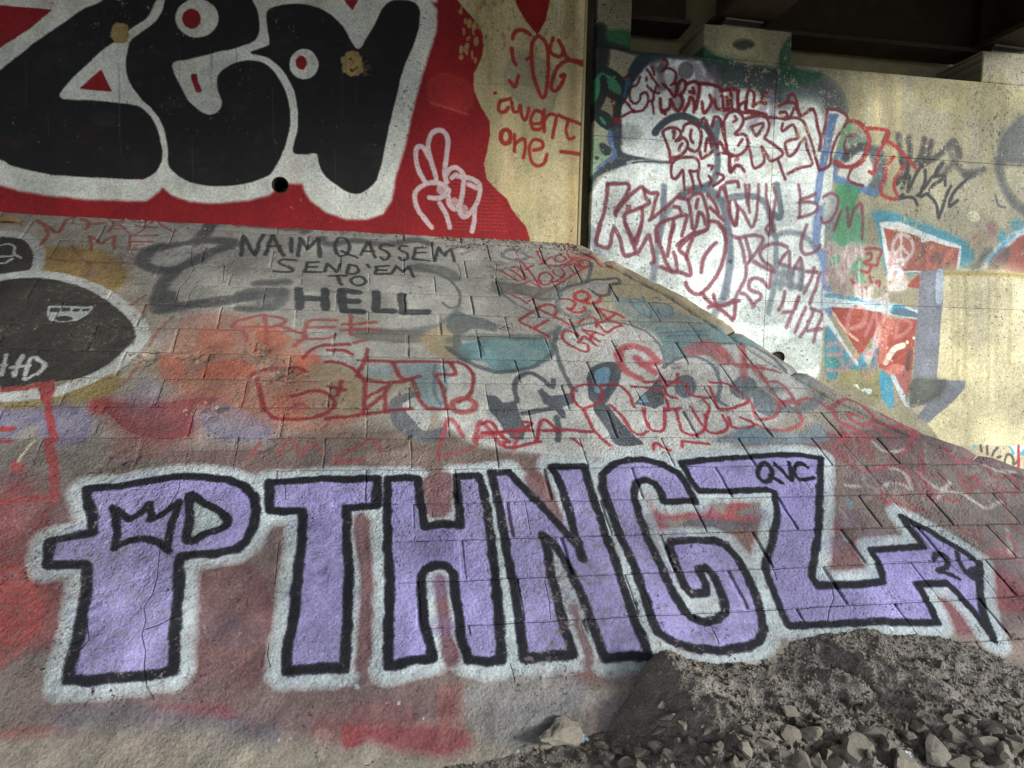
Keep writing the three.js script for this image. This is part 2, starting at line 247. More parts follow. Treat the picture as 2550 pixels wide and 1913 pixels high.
  p.s([1560, 1000, 1700, 980, 1830, 990, 1930, 1040, 2000, 1080, 2100, 1180], 0.024, '#5a6468', { al: 0.75 });
  p.f([1200, 870, 1400, 880, 1600, 890, 1800, 940, 1900, 1000, 1700, 985, 1500, 1010, 1330, 1080, 1270, 1080, 1240, 980], TEAL, { al: 0.75, soft: 0.03 });
  p.f([1040, 700, 1100, 720, 1150, 790, 1130, 800, 1060, 740], TEAL, { al: 0.7 }); p.e(1260, 755, 50, 30, TEAL, { al: 0.75, soft: 0.01 }); p.s([1180, 750, 1230, 820], 0.03, TEAL, { al: 0.7 });
  p.many([[1020, 680, 1070, 680, 1140, 720, 1170, 780, 1140, 800, 1060, 750, 1020, 690], [1190, 700, 1290, 720, 1310, 770, 1270, 800, 1220, 780, 1210, 740], [1100, 660, 1120, 690], [1180, 670, 1220, 670, 1230, 690]], 0.018, '#5a6770', { al: 0.7 });
  p.many([[1230, 910, 1400, 900, 1530, 900], [1280, 935, 1450, 925, 1550, 930]], 0.012, '#4b6468', { al: 0.8 });
  // slate letter shapes
  p.f([720, 1250, 730, 1180, 790, 1130, 880, 1110, 960, 1140, 950, 1230, 900, 1330, 840, 1400, 760, 1390, 730, 1320], SL, { al: 0.95 }); p.f([780, 1180, 840, 1150, 880, 1170, 860, 1270, 800, 1330, 770, 1280], '#6f97a5', { al: 0.95 });
  p.f([770, 1410, 860, 1400, 930, 1490, 1050, 1620, 1110, 1680, 930, 1680, 850, 1560, 790, 1480], SL, { al: 0.95 });
  p.f([1050, 1400, 1130, 1310, 1230, 1200, 1240, 1290, 1260, 1400, 1190, 1430], SL, { al: 0.9, smooth: false }); p.f([1070, 1395, 1130, 1330, 1150, 1390], '#7393a0', { smooth: false });
  p.e(1400, 1280, 70, 78, '#5c656b', { al: 0.95, soft: 0.01 }); p.e(1800, 1290, 90, 75, '#646d70', { al: 0.9, soft: 0.015 });
  p.f([1900, 1300, 2050, 1380, 2150, 1360, 2000, 1480, 1880, 1420], '#646d70', { al: 0.8, soft: 0.02 });
  p.f([30, 1340, 90, 1340, 140, 1390, 230, 1370, 250, 1450, 300, 1560, 290, 1640, 200, 1640, 120, 1530, 50, 1440], '#565c60', { al: 0.95, smooth: false });
  p.s([240, 1380, 225, 1300, 250, 1220, 330, 1190, 420, 1230, 480, 1280, 490, 1230], 0.028, SL, { al: 0.9 });
  p.f([385, 1310, 420, 1290, 460, 1340, 640, 1320, 640, 1390, 560, 1410, 580, 1500, 540, 1500, 500, 1430, 420, 1400], '#565c60', { al: 0.95, smooth: false });
  p.many([[280, 1465, 480, 1430], [510, 1490, 530, 1560, 520, 1650]], 0.03, SL, { al: 0.85 });
  p.f([1660, 1620, 1936, 1560, 1936, 1659, 1640, 1660], '#6b7780', { al: 0.7, soft: 0.03 });
  p.c(600, 500);
  p.f([1020, 1400, 1080, 1340, 1200, 1320, 1290, 1400, 1310, 1500, 1290, 1580, 1400, 1560, 1420, 1640, 1250, 1659, 1100, 1590, 1030, 1500], '#62656a', { al: 0.9 });
  p.f([1110, 1400, 1180, 1355, 1240, 1350, 1290, 1410, 1310, 1500, 1270, 1580, 1200, 1530, 1120, 1430], '#a9aaa2', { al: 0.95 });
  p.f([1130, 1140, 1350, 1130, 1420, 1180, 1400, 1390, 1320, 1430, 1240, 1350, 1180, 1230], '#6f9096', { al: 0.6, soft: 0.03 }); p.e(960, 1180, 80, 40, '#7f9a9e', { al: 0.6, soft: 0.02 });
  p.s([1330, 1130, 1330, 1300, 1370, 1400], 0.02, SL, { al: 0.5 });
  p.f([470, 1150, 640, 1120, 800, 1180, 830, 1400, 700, 1470, 560, 1280], '#968c70', { al: 0.6, soft: 0.04 });
  // red tags of the middle slope
  const RT = '#7f2a2e', ro = { al: 0.85, soft: 0.01 };
  p.many([[-60, 870, -10, 830, 130, 795, 270, 810, 310, 835, 240, 865, 100, 870, -40, 880], [160, 800, 175, 880, 170, 970], [280, 870, 420, 910], [10, 900, 40, 960], [660, 825, 470, 830, 440, 940, 600, 945, 650, 920], [460, 870, 640, 868], [755, 790, 760, 930], [700, 850, 930, 842], [690, 890, 950, 885], [370, 1000, 450, 930], [780, 980, 850, 960]], 0.021, '#924c4a', ro);
  p.many([[430, 1080, 480, 1030, 580, 995, 740, 990], [600, 1030, 700, 1030, 770, 1060], [870, 1020, 850, 1110, 790, 1200], [580, 1110, 700, 1120, 790, 1170, 850, 1250, 850, 1350, 840, 1460, 740, 1485, 590, 1500], [60, 1215, 130, 1170, 240, 1145, 370, 1145, 440, 1170], [110, 1225, 130, 1330, 170, 1450, 240, 1500, 380, 1505, 520, 1490, 620, 1440, 650, 1390, 610, 1340, 500, 1310, 340, 1345], [840, 1100, 1100, 1110, 1300, 1105, 1460, 1115], [800, 1200, 900, 1240, 1050, 1250, 1230, 1210], [1440, 1120, 1480, 1190, 1350, 1200, 1390, 1290, 1420, 1430], [1490, 1110, 1560, 1150, 1600, 1220, 1570, 1340, 1500, 1390], [1000, 1450, 990, 1340, 1030, 1260], [1230, 1370, 1290, 1430, 1430, 1430], [850, 1470, 1000, 1450, 1180, 1430], [870, 1350, 950, 1310, 1020, 1270], [880, 1420, 960, 1350], [610, 1280, 710, 1305], [690, 1240, 660, 1340], [1050, 1120, 1100, 1220, 1180, 1240, 1220, 1350]], 0.02, RT, ro);
  p.es(1535, 1410, 78, 48, 0.03, '#9d4b4c', ro);
  p.many([[1380, 1650, 1435, 1500, 1530, 1620], [1610, 1659, 1645, 1520, 1720, 1590, 1790, 1680], [1600, 1640, 1700, 1610, 1840, 1590], [1880, 1700, 1900, 1600, 1936, 1560]], 0.021, '#a14d52', ro);
  p.many([[340, 1430, 400, 1400, 460, 1430], [390, 1390, 370, 1460], [60, 1220, 30, 1330, 10, 1400]], 0.02, '#904e4a', { al: 0.7 });
  p.c(600, 1100);
  p.many([[60, 90, 130, 0], [250, 90, 330, -10, 430, 100], [440, 60, 480, 0, 560, 60], [640, 120, 820, 20, 900, -20, 980, 60], [1350, 120, 1380, -20], [1370, 100, 1500, 80, 1620, 20, 1600, -40]], 0.022, '#90494a', { al: 0.6 });
  p.s([640, 150, 830, 125], 0.025, '#90494a', { al: 0.7 }); p.f([900, 80, 1200, 60, 1260, 120, 1150, 150, 900, 140], '#8d7f78', { soft: 0.04, al: 0.6 });
  // red words near the shoulder of the slope
  p.c(1200, 500);
  const R2 = '#942c30';
  p.c(1180, 580, 0.19286);
  p.many([[310, 475, 390, 520, 480, 570, 570, 620], [470, 480, 540, 520, 660, 605], [490, 455, 560, 440, 610, 490, 690, 590], [535, 335, 610, 375, 690, 470, 800, 610, 850, 690], [660, 475, 770, 420], [720, 312, 760, 322], [870, 245, 820, 245, 840, 300, 910, 380, 980, 460], [850, 400, 1000, 310], [980, 420, 1070, 430, 1210, 390, 1300, 340], [1200, 260, 1240, 330, 1330, 380]], 0.015, R2, { al: 0.88 });
  p.es(1110, 335, 70, 45, 0.015, R2, { al: 0.88 }); p.es(925, 590, 85, 82, 0.015, R2, { al: 0.9 }); p.es(1420, 405, 70, 50, 0.02, R2, { al: 0.88 });
  p.many([[650, 660, 720, 630, 820, 680, 890, 730], [1020, 490, 1060, 545, 1130, 570, 1170, 520, 1120, 460], [1050, 625, 1140, 585, 1170, 540], [1200, 420, 1290, 510], [1160, 440, 1280, 400, 1350, 460], [1280, 390, 1380, 440], [1330, 350, 1400, 440, 1480, 450], [700, 890, 880, 790, 1050, 685, 1350, 500, 1490, 440], [640, 655, 540, 690, 400, 770, 530, 820, 690, 915], [520, 720, 620, 790, 760, 830], [690, 700, 860, 740, 780, 830]], 0.014, R2, { al: 0.8 });
  p.many([[1190, 180, 1270, 240, 1400, 270, 1480, 330], [1480, 260, 1540, 330, 1660, 420, 1760, 440], [1260, 320, 1360, 330]], 0.032, '#a34949', { al: 0.8, soft: 0.012 });
  p.many([[780, 1010, 650, 1085, 590, 1145, 740, 1225, 860, 1280, 970, 1345], [780, 1230, 950, 1130], [800, 980, 900, 935, 1010, 940, 1070, 1000, 1040, 1080, 1150, 1140, 1260, 1195], [800, 975, 1050, 1090], [1110, 860, 1230, 862, 1310, 910, 1260, 985, 1205, 970], [1220, 990, 1310, 1030, 1410, 1020, 1435, 960]], 0.02, R2, { al: 0.85 });
  p.es(1390, 820, 92, 62, 0.026, R2, { al: 0.85 }); p.many([[1400, 895, 1500, 912, 1610, 885, 1640, 830]], 0.026, R2, { al: 0.85 });
  p.many([[1340, 1330, 1290, 1285, 1180, 1280, 1130, 1340, 1190, 1425, 1300, 1490, 1400, 1530, 1480, 1520, 1450, 1440, 1340, 1420], [1340, 1410, 1430, 1345, 1580, 1455], [1410, 1260, 1500, 1330, 1620, 1400], [1420, 1250, 1560, 1290, 1670, 1315], [1500, 1370, 1560, 1290], [1330, 1180, 1470, 1090, 1560, 1110, 1570, 1220], [1590, 1180, 1710, 1285, 1830, 1215, 1910, 1195], [1600, 1160, 1800, 1130, 1900, 1190], [1590, 980, 1690, 1080, 1740, 1115], [1590, 975, 1740, 1020, 1840, 1040, 1930, 1095], [1710, 1110, 1840, 1045]], 0.018, R2, { al: 0.85 });
  p.c(1200, 500);
  p.many([[140, 370, 180, 340, 260, 345, 310, 390, 250, 410, 160, 395, 140, 370]], 0.03, '#5b5e5e', { al: 0.7 });
  p.f([70, 560, 200, 570, 420, 600, 520, 590, 530, 660, 420, 690, 250, 640, 100, 640], '#62645f', { al: 0.75, soft: 0.03 });
  p.s([90, 600, 200, 690, 330, 760, 400, 800], 0.016, '#5b5e5e', { al: 0.7 });
  p.s([750, 430, 740, 510, 710, 560, 600, 590, 540, 620], 0.03, '#4d5258', { al: 0.8 }); p.s([710, 560, 760, 545, 850, 545, 930, 540, 945, 570, 890, 580, 870, 640, 800, 650, 740, 610], 0.024, '#43484f', { al: 0.9 }); p.e(800, 595, 70, 32, '#8f9094', { al: 0.9 });
  p.s([540, 640, 520, 740, 600, 790, 700, 800, 740, 760], 0.04, '#62666a', { al: 0.7 });
  // red outline letters low on the pale piece
  const R3 = '#942c36';
  p.many([[940, 1060, 960, 1020, 1040, 1000, 1130, 1030, 1210, 1100], [940, 1060, 960, 1130, 1010, 1190, 1090, 1225], [1070, 1080, 1110, 1130, 1190, 1180], [1110, 1130, 1200, 1110]], 0.045, '#a34e54', { al: 0.85, soft: 0.02 });
  p.many([[620, 1300, 680, 1270, 780, 1265, 830, 1310, 820, 1370, 760, 1410, 690, 1430, 640, 1380, 620, 1310], [700, 1440, 760, 1560, 830, 1640, 880, 1680], [820, 1270, 940, 1270, 1010, 1330, 1045, 1420], [880, 1400, 960, 1480, 1020, 1570, 1080, 1610, 1140, 1590], [1110, 1430, 1130, 1520, 1170, 1580, 1240, 1580, 1260, 1500, 1260, 1430], [1030, 1280, 1120, 1280, 1220, 1310, 1270, 1370, 1290, 1430], [1120, 1250, 1240, 1240, 1330, 1245, 1350, 1190], [1240, 1290, 1300, 1260, 1400, 1260, 1430, 1340, 1570, 1355], [1340, 1440, 1360, 1540, 1400, 1600, 1480, 1610, 1540, 1560, 1530, 1470], [1280, 1440, 1370, 1430], [1230, 1190, 1250, 1250, 1270, 1330, 1340, 1360], [1570, 1280, 1590, 1350, 1630, 1430, 1740, 1430], [1570, 1250, 1680, 1260, 1760, 1310, 1830, 1380, 1740, 1420], [1440, 1420, 1500, 1520, 1560, 1590, 1640, 1600, 1690, 1560, 1660, 1480], [1700, 1490, 1720, 1560, 1800, 1570, 1880, 1540, 1780, 1490], [1520, 1370, 1560, 1420, 1540, 1500]], 0.018, R3, { al: 0.85 });
  p.f([1500, 970, 1620, 980, 1700, 1060, 1700, 1130, 1640, 1120, 1560, 1060, 1430, 1060, 1400, 1030], '#9b585a', { al: 0.7, soft: 0.03 });
  p.many([[1620, 1020, 1680, 1060, 1740, 1130, 1840, 1140, 1936, 1150], [1780, 1000, 1800, 1100, 1800, 1220], [1880, 1170, 1936, 1230]], 0.04, '#9d5657', { al: 0.7, soft: 0.02 });
  p.many([[0, 1540, 60, 1520, 120, 1600, 180, 1659], [0, 1600, 200, 1585, 340, 1580], [290, 1520, 340, 1530, 300, 1570], [370, 1659, 400, 1540, 440, 1510, 530, 1590], [420, 1580, 600, 1580, 760, 1590]], 0.02, R3, { al: 0.85 });
  p.c(1200, 1100);
  p.many([[150, 0, 180, 40, 400, 0], [1180, 70, 1190, 10, 1240, 40, 1300, 60], [1380, 30, 1390, 0, 1560, 10], [620, -20, 680, 20]], 0.018, R3, { al: 0.85 });
  // right side: crossings of red and pale lines over grey
  p.c(1850, 500);
  p.many([[0, 1010, 20, 1140, 100, 1150, 260, 1180], [110, 1170, 160, 1260, 240, 1360, 360, 1440], [160, 1250, 240, 1250, 310, 1310, 370, 1400], [370, 1400, 430, 1360, 520, 1380, 590, 1430], [230, 1400, 280, 1380, 340, 1390], [0, 1340, 60, 1400, 100, 1500, 220, 1480, 260, 1400], [100, 1540, 200, 1580, 330, 1570, 400, 1520, 380, 1440]], 0.022, '#9b4c51', { al: 0.8 });
  p.many([[680, 1310, 760, 1370, 900, 1430, 1000, 1490, 1090, 1540, 1030, 1560, 930, 1520], [600, 1430, 700, 1370, 800, 1400, 880, 1470, 900, 1520, 800, 1540, 720, 1480, 760, 1470, 810, 1490], [620, 1440, 660, 1520, 740, 1560], [690, 1540, 800, 1590, 900, 1650], [900, 1560, 960, 1590, 1050, 1640], [1090, 1540, 1150, 1590, 1240, 1560, 1330, 1620], [660, 1650, 740, 1610, 860, 1650], [1150, 1650, 1180, 1570]], 0.03, '#9c4f52', { al: 0.8 });
  p.f([0, 1560, 60, 1580, 240, 1600, 420, 1600, 500, 1540, 560, 1600, 540, 1659, 0, 1659], '#6f8791', { al: 0.6, soft: 0.04 }); p.f([250, 1440, 470, 1440, 560, 1330, 400, 1400], '#5f676c', { al: 0.6, soft: 0.03 });
  p.s([0, 1340, 150, 1310, 240, 1290], 0.06, '#6f7274', { al: 0.6, soft: 0.04 });
  p.c(1850, 1100);
  const LW = '#b0aea4';
  for (let i = 0; i < 84; i++) { const x = 560 + 1350 * hsh(i, 3), y = -160 + 860 * hsh(i, 9); if (x < 1000 && y > 560) continue; p.s([x, y, x + 90 * hsh(i, 4), y + 60 * hsh(i, 5) + 20, x + 180 * hsh(i, 6), y + 120 * hsh(i, 7) + 30], 0.01 + 0.014 * hsh(i, 8), i % 4 ? '#90494b' : '#8c8479', { al: 0.6, soft: 0.012 }); }
  p.many([[890, 0, 960, 60, 1060, 70, 1110, 50], [960, 330, 1000, 290, 1080, 290, 1160, 330, 1120, 230, 1060, 190, 1000, 180], [1200, 210, 1290, 290, 1400, 340, 1520, 360, 1600, 420, 1680, 460, 1770, 410], [1660, 160, 1760, 200, 1870, 215], [700, 300, 800, 310], [1540, 380, 1640, 450], [1810, 600, 1830, 680, 1840, 780], [1300, 430, 1430, 280]], 0.02, LW, { al: 0.75, soft: 0.01 });
  p.many([[620, 40, 700, 120, 800, 200, 900, 190, 980, 170], [1100, 90, 1160, 0], [960, 340, 990, 430], [1200, 220, 1280, 310, 1300, 420], [1400, 60, 1480, 130, 1600, 110], [600, 560, 800, 720, 700, 650], [1650, 790, 1800, 770, 1936, 850], [1640, 820, 1800, 1000, 1936, 1080], [1700, 860, 1936, 980], [1820, 640, 1860, 700]], 0.03, '#934a4d', { al: 0.6, soft: 0.02 });
  p.f([1680, 900, 1800, 940, 1936, 1040, 1936, 1150, 1760, 1150, 1720, 1020], '#884447', { al: 0.6, soft: 0.05 });
  p.f([1500, 1130, 1700, 1330, 1936, 1300, 1936, 1500, 1750, 1480, 1450, 1380, 1350, 1330, 1350, 1200], '#8d7d72', { al: 0.9, soft: 0.06 });
  p.f([1340, 1060, 1450, 1060, 1560, 1180, 1600, 1280, 1500, 1330, 1420, 1260], '#7c4f52', { al: 0.8, soft: 0.04 });
  p.f([0, 1300, 300, 1290, 600, 1300, 1400, 1340, 1700, 1480, 1936, 1560, 1936, 1659, 0, 1659], '#7e766a', { al: 0.95, soft: 0.06 });
  p.f([590, 580, 740, 700, 800, 800, 780, 940, 590, 940], '#725152', { al: 0.6, soft: 0.03 }); p.f([690, 390, 760, 420, 740, 470], '#6f8084', { al: 0.8 }); p.f([660, 620, 700, 610, 760, 690, 700, 690], '#75868a', { al: 0.7, smooth: false });
  // between G and Z
  p.c(1200, 1100);
  p.f([1080, 330, 1200, 380, 1500, 430, 1936, 370, 1936, 500, 1900, 640, 1250, 640, 1150, 480], '#877a72', { al: 0.9, soft: 0.02 });
  p.many([[1110, 340, 1180, 480, 1240, 600], [1240, 500, 1450, 500, 1650, 540], [1560, 470, 1620, 520, 1700, 540], [1800, 420, 1740, 440, 1720, 520, 1800, 550, 1860, 530]], 0.05, '#9d4e51', { al: 0.8, soft: 0.02 });
  p.f([1440, 540, 1850, 560, 1840, 610, 1440, 600], '#5b5c60', { al: 0.75, soft: 0.02 }); p.f([1700, 640, 1900, 620, 1850, 820, 1790, 760], '#7d5f58', { al: 0.8, soft: 0.03 });

  // -------- the big violet piece
  const PUR = '#8f89b3', HALO = '#adb7b8';
  const L = {
    P: [0, 1100, [590, 330, 800, 312, 1000, 272, 1200, 242, 1400, 240, 1560, 260, 1680, 305, 1750, 380, 1765, 470, 1745, 590, 1690, 690, 1620, 745, 1480, 775, 1340, 785, 1240, 800, 1235, 900, 1228, 1050, 1215, 1250, 1205, 1400, 1200, 1585, 1000, 1615, 700, 1645, 470, 1652, 480, 1560, 530, 1400, 570, 1200, 595, 1000, 605, 865, 590, 850, 460, 855, 335, 857, 338, 760, 345, 688, 480, 662, 642, 632, 642, 560, 620, 450]],
    T: [600, 1100, [195, 282, 400, 272, 560, 256, 760, 260, 935, 256, 935, 440, 730, 450, 725, 600, 740, 900, 735, 1250, 710, 1560, 500, 1575, 310, 1585, 320, 1450, 360, 1200, 395, 900, 415, 700, 432, 485, 200, 482]],
    H: [600, 1100, [1008, 258, 1120, 245, 1212, 250, 1230, 400, 1268, 585, 1330, 563, 1400, 560, 1512, 575, 1495, 400, 1480, 236, 1630, 230, 1660, 300, 1692, 450, 1722, 700, 1755, 1000, 1780, 1250, 1790, 1505, 1700, 1528, 1560, 1512, 1522, 1400, 1500, 1200, 1472, 1000, 1458, 905, 1410, 858, 1340, 852, 1270, 880, 1238, 930, 1245, 1100, 1270, 1300, 1318, 1490, 1200, 1515, 1008, 1555, 1015, 1300, 1025, 1000, 1010, 700, 1004, 400]],
    N: [1200, 1100, [60, 214, 185, 208, 250, 280, 400, 430, 560, 610, 670, 740, 690, 805, 655, 700, 610, 500, 560, 350, 510, 230, 478, 174, 702, 168, 740, 300, 800, 480, 870, 700, 960, 950, 1040, 1200, 1140, 1480, 990, 1490, 842, 1500, 790, 1330, 720, 1150, 640, 960, 560, 800, 480, 690, 415, 645, 450, 750, 485, 950, 530, 1150, 580, 1320, 622, 1470, 450, 1480, 285, 1500, 268, 1300, 220, 1000, 170, 750, 130, 500, 80, 280]],
    G: [1200, 1100, [830, 230, 900, 160, 1000, 125, 1120, 122, 1240, 150, 1340, 210, 1410, 300, 1465, 410, 1390, 405, 1252, 422, 1230, 350, 1190, 290, 1130, 262, 1072, 272, 1046, 330, 1052, 400, 1090, 540, 1150, 680, 1230, 860, 1310, 1030, 1380, 1150, 1440, 1210, 1530, 1242, 1610, 1230, 1672, 1180, 1665, 1100, 1630, 990, 1590, 910, 1540, 868, 1497, 880, 1500, 900, 1540, 980, 1545, 1040, 1440, 1045, 1400, 1000, 1340, 870, 1290, 720, 1300, 690, 1450, 678, 1600, 680, 1680, 710, 1760, 810, 1850, 970, 1920, 1150, 1935, 1290, 1900, 1380, 1820, 1420, 1650, 1447, 1480, 1440, 1340, 1400, 1200, 1320, 1160, 1200, 1100, 1000, 1020, 800, 930, 600, 860, 420, 825, 300]],
    Z: [1850, 1100, [-428, 145, -200, 118, 0, 106, 200, 92, 400, 92, 538, 112, 530, 300, 520, 600, 490, 800, 470, 930, 510, 990, 620, 985, 800, 980, 965, 960, 955, 900, 920, 820, 878, 750, 1050, 735, 1245, 725, 1170, 620, 1085, 515, 1250, 600, 1450, 720, 1620, 830, 1632, 1000, 1650, 1180, 1690, 1290, 1725, 1370, 1580, 1160, 1480, 1050, 1410, 980, 1300, 975, 1195, 982, 1240, 1050, 1290, 1140, 1335, 1242, 1200, 1245, 900, 1240, 600, 1260, 315, 1268, 260, 1150, 190, 980, 155, 880, 160, 820, 200, 680, 232, 550, 228, 450, 215, 350, 160, 326, 0, 336, -298, 343, -370, 250]],
  };
  for (const k in L) { const [x, y, a] = L[k]; p.c(x, y); p.s(a, 0.122, HALO, { closed: true, smooth: false, soft: 0.035, al: 0.96 }); }
  p.c(600, 1100); p.f([780, 560, 860, 540, 890, 1000, 880, 1500, 800, 1560, 830, 1000], '#6e4f51', { al: 0.85, soft: 0.02 }); p.f([1340, 960, 1400, 960, 1440, 1300, 1490, 1500, 1410, 1530, 1370, 1250], '#6c4a50', { al: 0.85, soft: 0.02 }); p.f([1260, 250, 1430, 220, 1440, 420, 1400, 510, 1300, 500, 1270, 380], '#714f52', { al: 0.85, soft: 0.02 });
  p.c(1200, 1100); p.f([300, 250, 420, 230, 560, 560, 400, 400], '#745152', { al: 0.8, soft: 0.02 }); p.f([620, 1150, 660, 1200, 760, 1480, 700, 1560, 700, 1480], '#6b5256', { al: 0.8, soft: 0.015 });
  for (const k in L) { const [x, y, a] = L[k]; p.c(x, y); p.f(a, PUR, { smooth: false, al: 0.97 }); }
  // thin cover: patches where the undercoat greys the violet
  for (let i = 0; i < 60; i++) { const k = 'PTHNGZ'[i % 6], [x, y, a] = L[k]; p.c(x, y); const j = 2 * ((i * 7) % (a.length / 2)), m = 2 * ((i * 13 + 5) % (a.length / 2)), cx = mix(a[j], a[m], 0.5), cy = mix(a[j + 1], a[m + 1], 0.5); p.e(cx, cy, 40 + 70 * hsh(i, 21), 30 + 50 * hsh(i, 22), i % 3 ? '#77678f' : '#9d97cb', { al: 0.2, soft: 0.04 }); }
  for (const k in L) { const [x, y, a] = L[k]; p.c(x, y); p.s(a, k === 'Z' ? 0.028 : 0.032, BLK, { closed: true, smooth: false, soft: 0.012 }); }
  p.c(0, 1100); p.f([1310, 370, 1400, 430, 1530, 500, 1570, 550, 1530, 600, 1420, 640, 1290, 690, 1305, 550], '#9aa7a4', {}); p.s([1310, 370, 1400, 430, 1530, 500, 1570, 555, 1530, 605, 1420, 640, 1290, 690, 1305, 550], 0.034, BLK, { closed: true });
  p.many([[780, 460, 800, 560, 812, 650, 790, 740], [780, 460, 890, 545, 960, 505, 1025, 425, 1040, 540, 1110, 505, 1235, 415], [1235, 415, 1190, 560, 1150, 745], [790, 740, 880, 690, 1000, 676, 1100, 700, 1165, 765]], 0.027, BLK, { smooth: false });
  p.c(1850, 1100); p.es(150, 212, 48, 65, 0.022, BLK); p.many([[180, 232, 265, 282], [222, 152, 332, 265, 312, 140], [440, 175, 380, 150, 350, 205, 390, 262, 485, 245]], 0.022, BLK, { soft: 0.004 });
  p.many([[1310, 810, 1325, 775, 1380, 778, 1405, 820, 1390, 865, 1345, 895, 1420, 910, 1490, 945], [1465, 765, 1490, 840, 1540, 910, 1600, 950, 1640, 900, 1600, 870, 1545, 905]], 0.021, '#23232e', {}); p.e(1600, 910, 40, 40, '#20202c', { al: 0.9 });
  // drips of pale overspray under the letters, spatter
  p.c(600, 1500, 0.31645); for (const [x, y, r] of [[900, 672, 20], [775, 660, 14], [1245, 797, 14], [1440, 915, 8], [1145, 790, 7], [1950, 575, 9], [2180, 1180, 12], [300, 1090, 12], [400, 1075, 10]]) p.e(x, y, r, r * 1.15, '#aebcbc');

  // words on the upper slope
  p.c(600, 500); const PEN = '#33363a', po = { al: 0.88, soft: 0.006, smooth: false };
  p.many([[0, 375, 15, 240, 92, 375, 150, 232], [165, 372, 215, 238, 292, 380], [180, 312, 272, 312], [342, 260, 346, 355], [393, 382, 408, 256, 460, 335, 528, 260, 545, 386]], 0.025, PEN, po);
  p.es(695, 318, 50, 60, 0.021, PEN, { al: 0.88 }); p.many([[690, 345, 800, 395], [822, 368, 880, 282, 922, 392], [835, 345, 915, 345], [1265, 322, 1205, 325, 1185, 405, 1295, 412], [1200, 362, 1270, 358], [1330, 415, 1362, 325, 1400, 380, 1445, 328, 1468, 415]], 0.02, PEN, po);
  p.many([[1045, 305, 985, 300, 955, 325, 1000, 350, 1020, 380, 990, 408, 960, 390], [1145, 312, 1100, 310, 1090, 335, 1140, 365, 1145, 400, 1105, 412, 1085, 390]], 0.02, PEN, { al: 0.88 });
  p.s([375, 412, 290, 408, 262, 430, 300, 452, 350, 470, 335, 488, 225, 487], 0.02, PEN, { al: 0.88 });
  p.many([[530, 422, 452, 430, 440, 490, 545, 492], [450, 458, 520, 458], [570, 490, 592, 432, 660, 490, 682, 432], [730, 502, 742, 440, 800, 452, 815, 485, 780, 502, 730, 502], [868, 438, 882, 458], [1015, 450, 932, 455, 925, 502, 1025, 502], [930, 480, 1000, 477], [1040, 497, 1070, 450, 1110, 490, 1152, 455, 1190, 525], [610, 518, 722, 516], [662, 516, 692, 580]], 0.019, PEN, po); p.es(805, 550, 52, 30, 0.019, PEN, { al: 0.88 });
  const HB = '#3d4241'; p.many([[395, 610, 405, 735], [575, 612, 585, 740], [410, 672, 580, 674], [690, 622, 705, 752], [690, 618, 805, 628], [695, 690, 795, 690], [705, 755, 830, 765], [930, 630, 930, 752], [930, 755, 1050, 762], [1105, 650, 1118, 770], [1118, 765, 1285, 765]], 0.05, HB, { al: 0.92, smooth: false, soft: 0.008 });
  p.f([210, 600, 320, 610, 290, 720, 130, 735, 110, 650], '#676a66', { al: 0.6, soft: 0.03 });
}
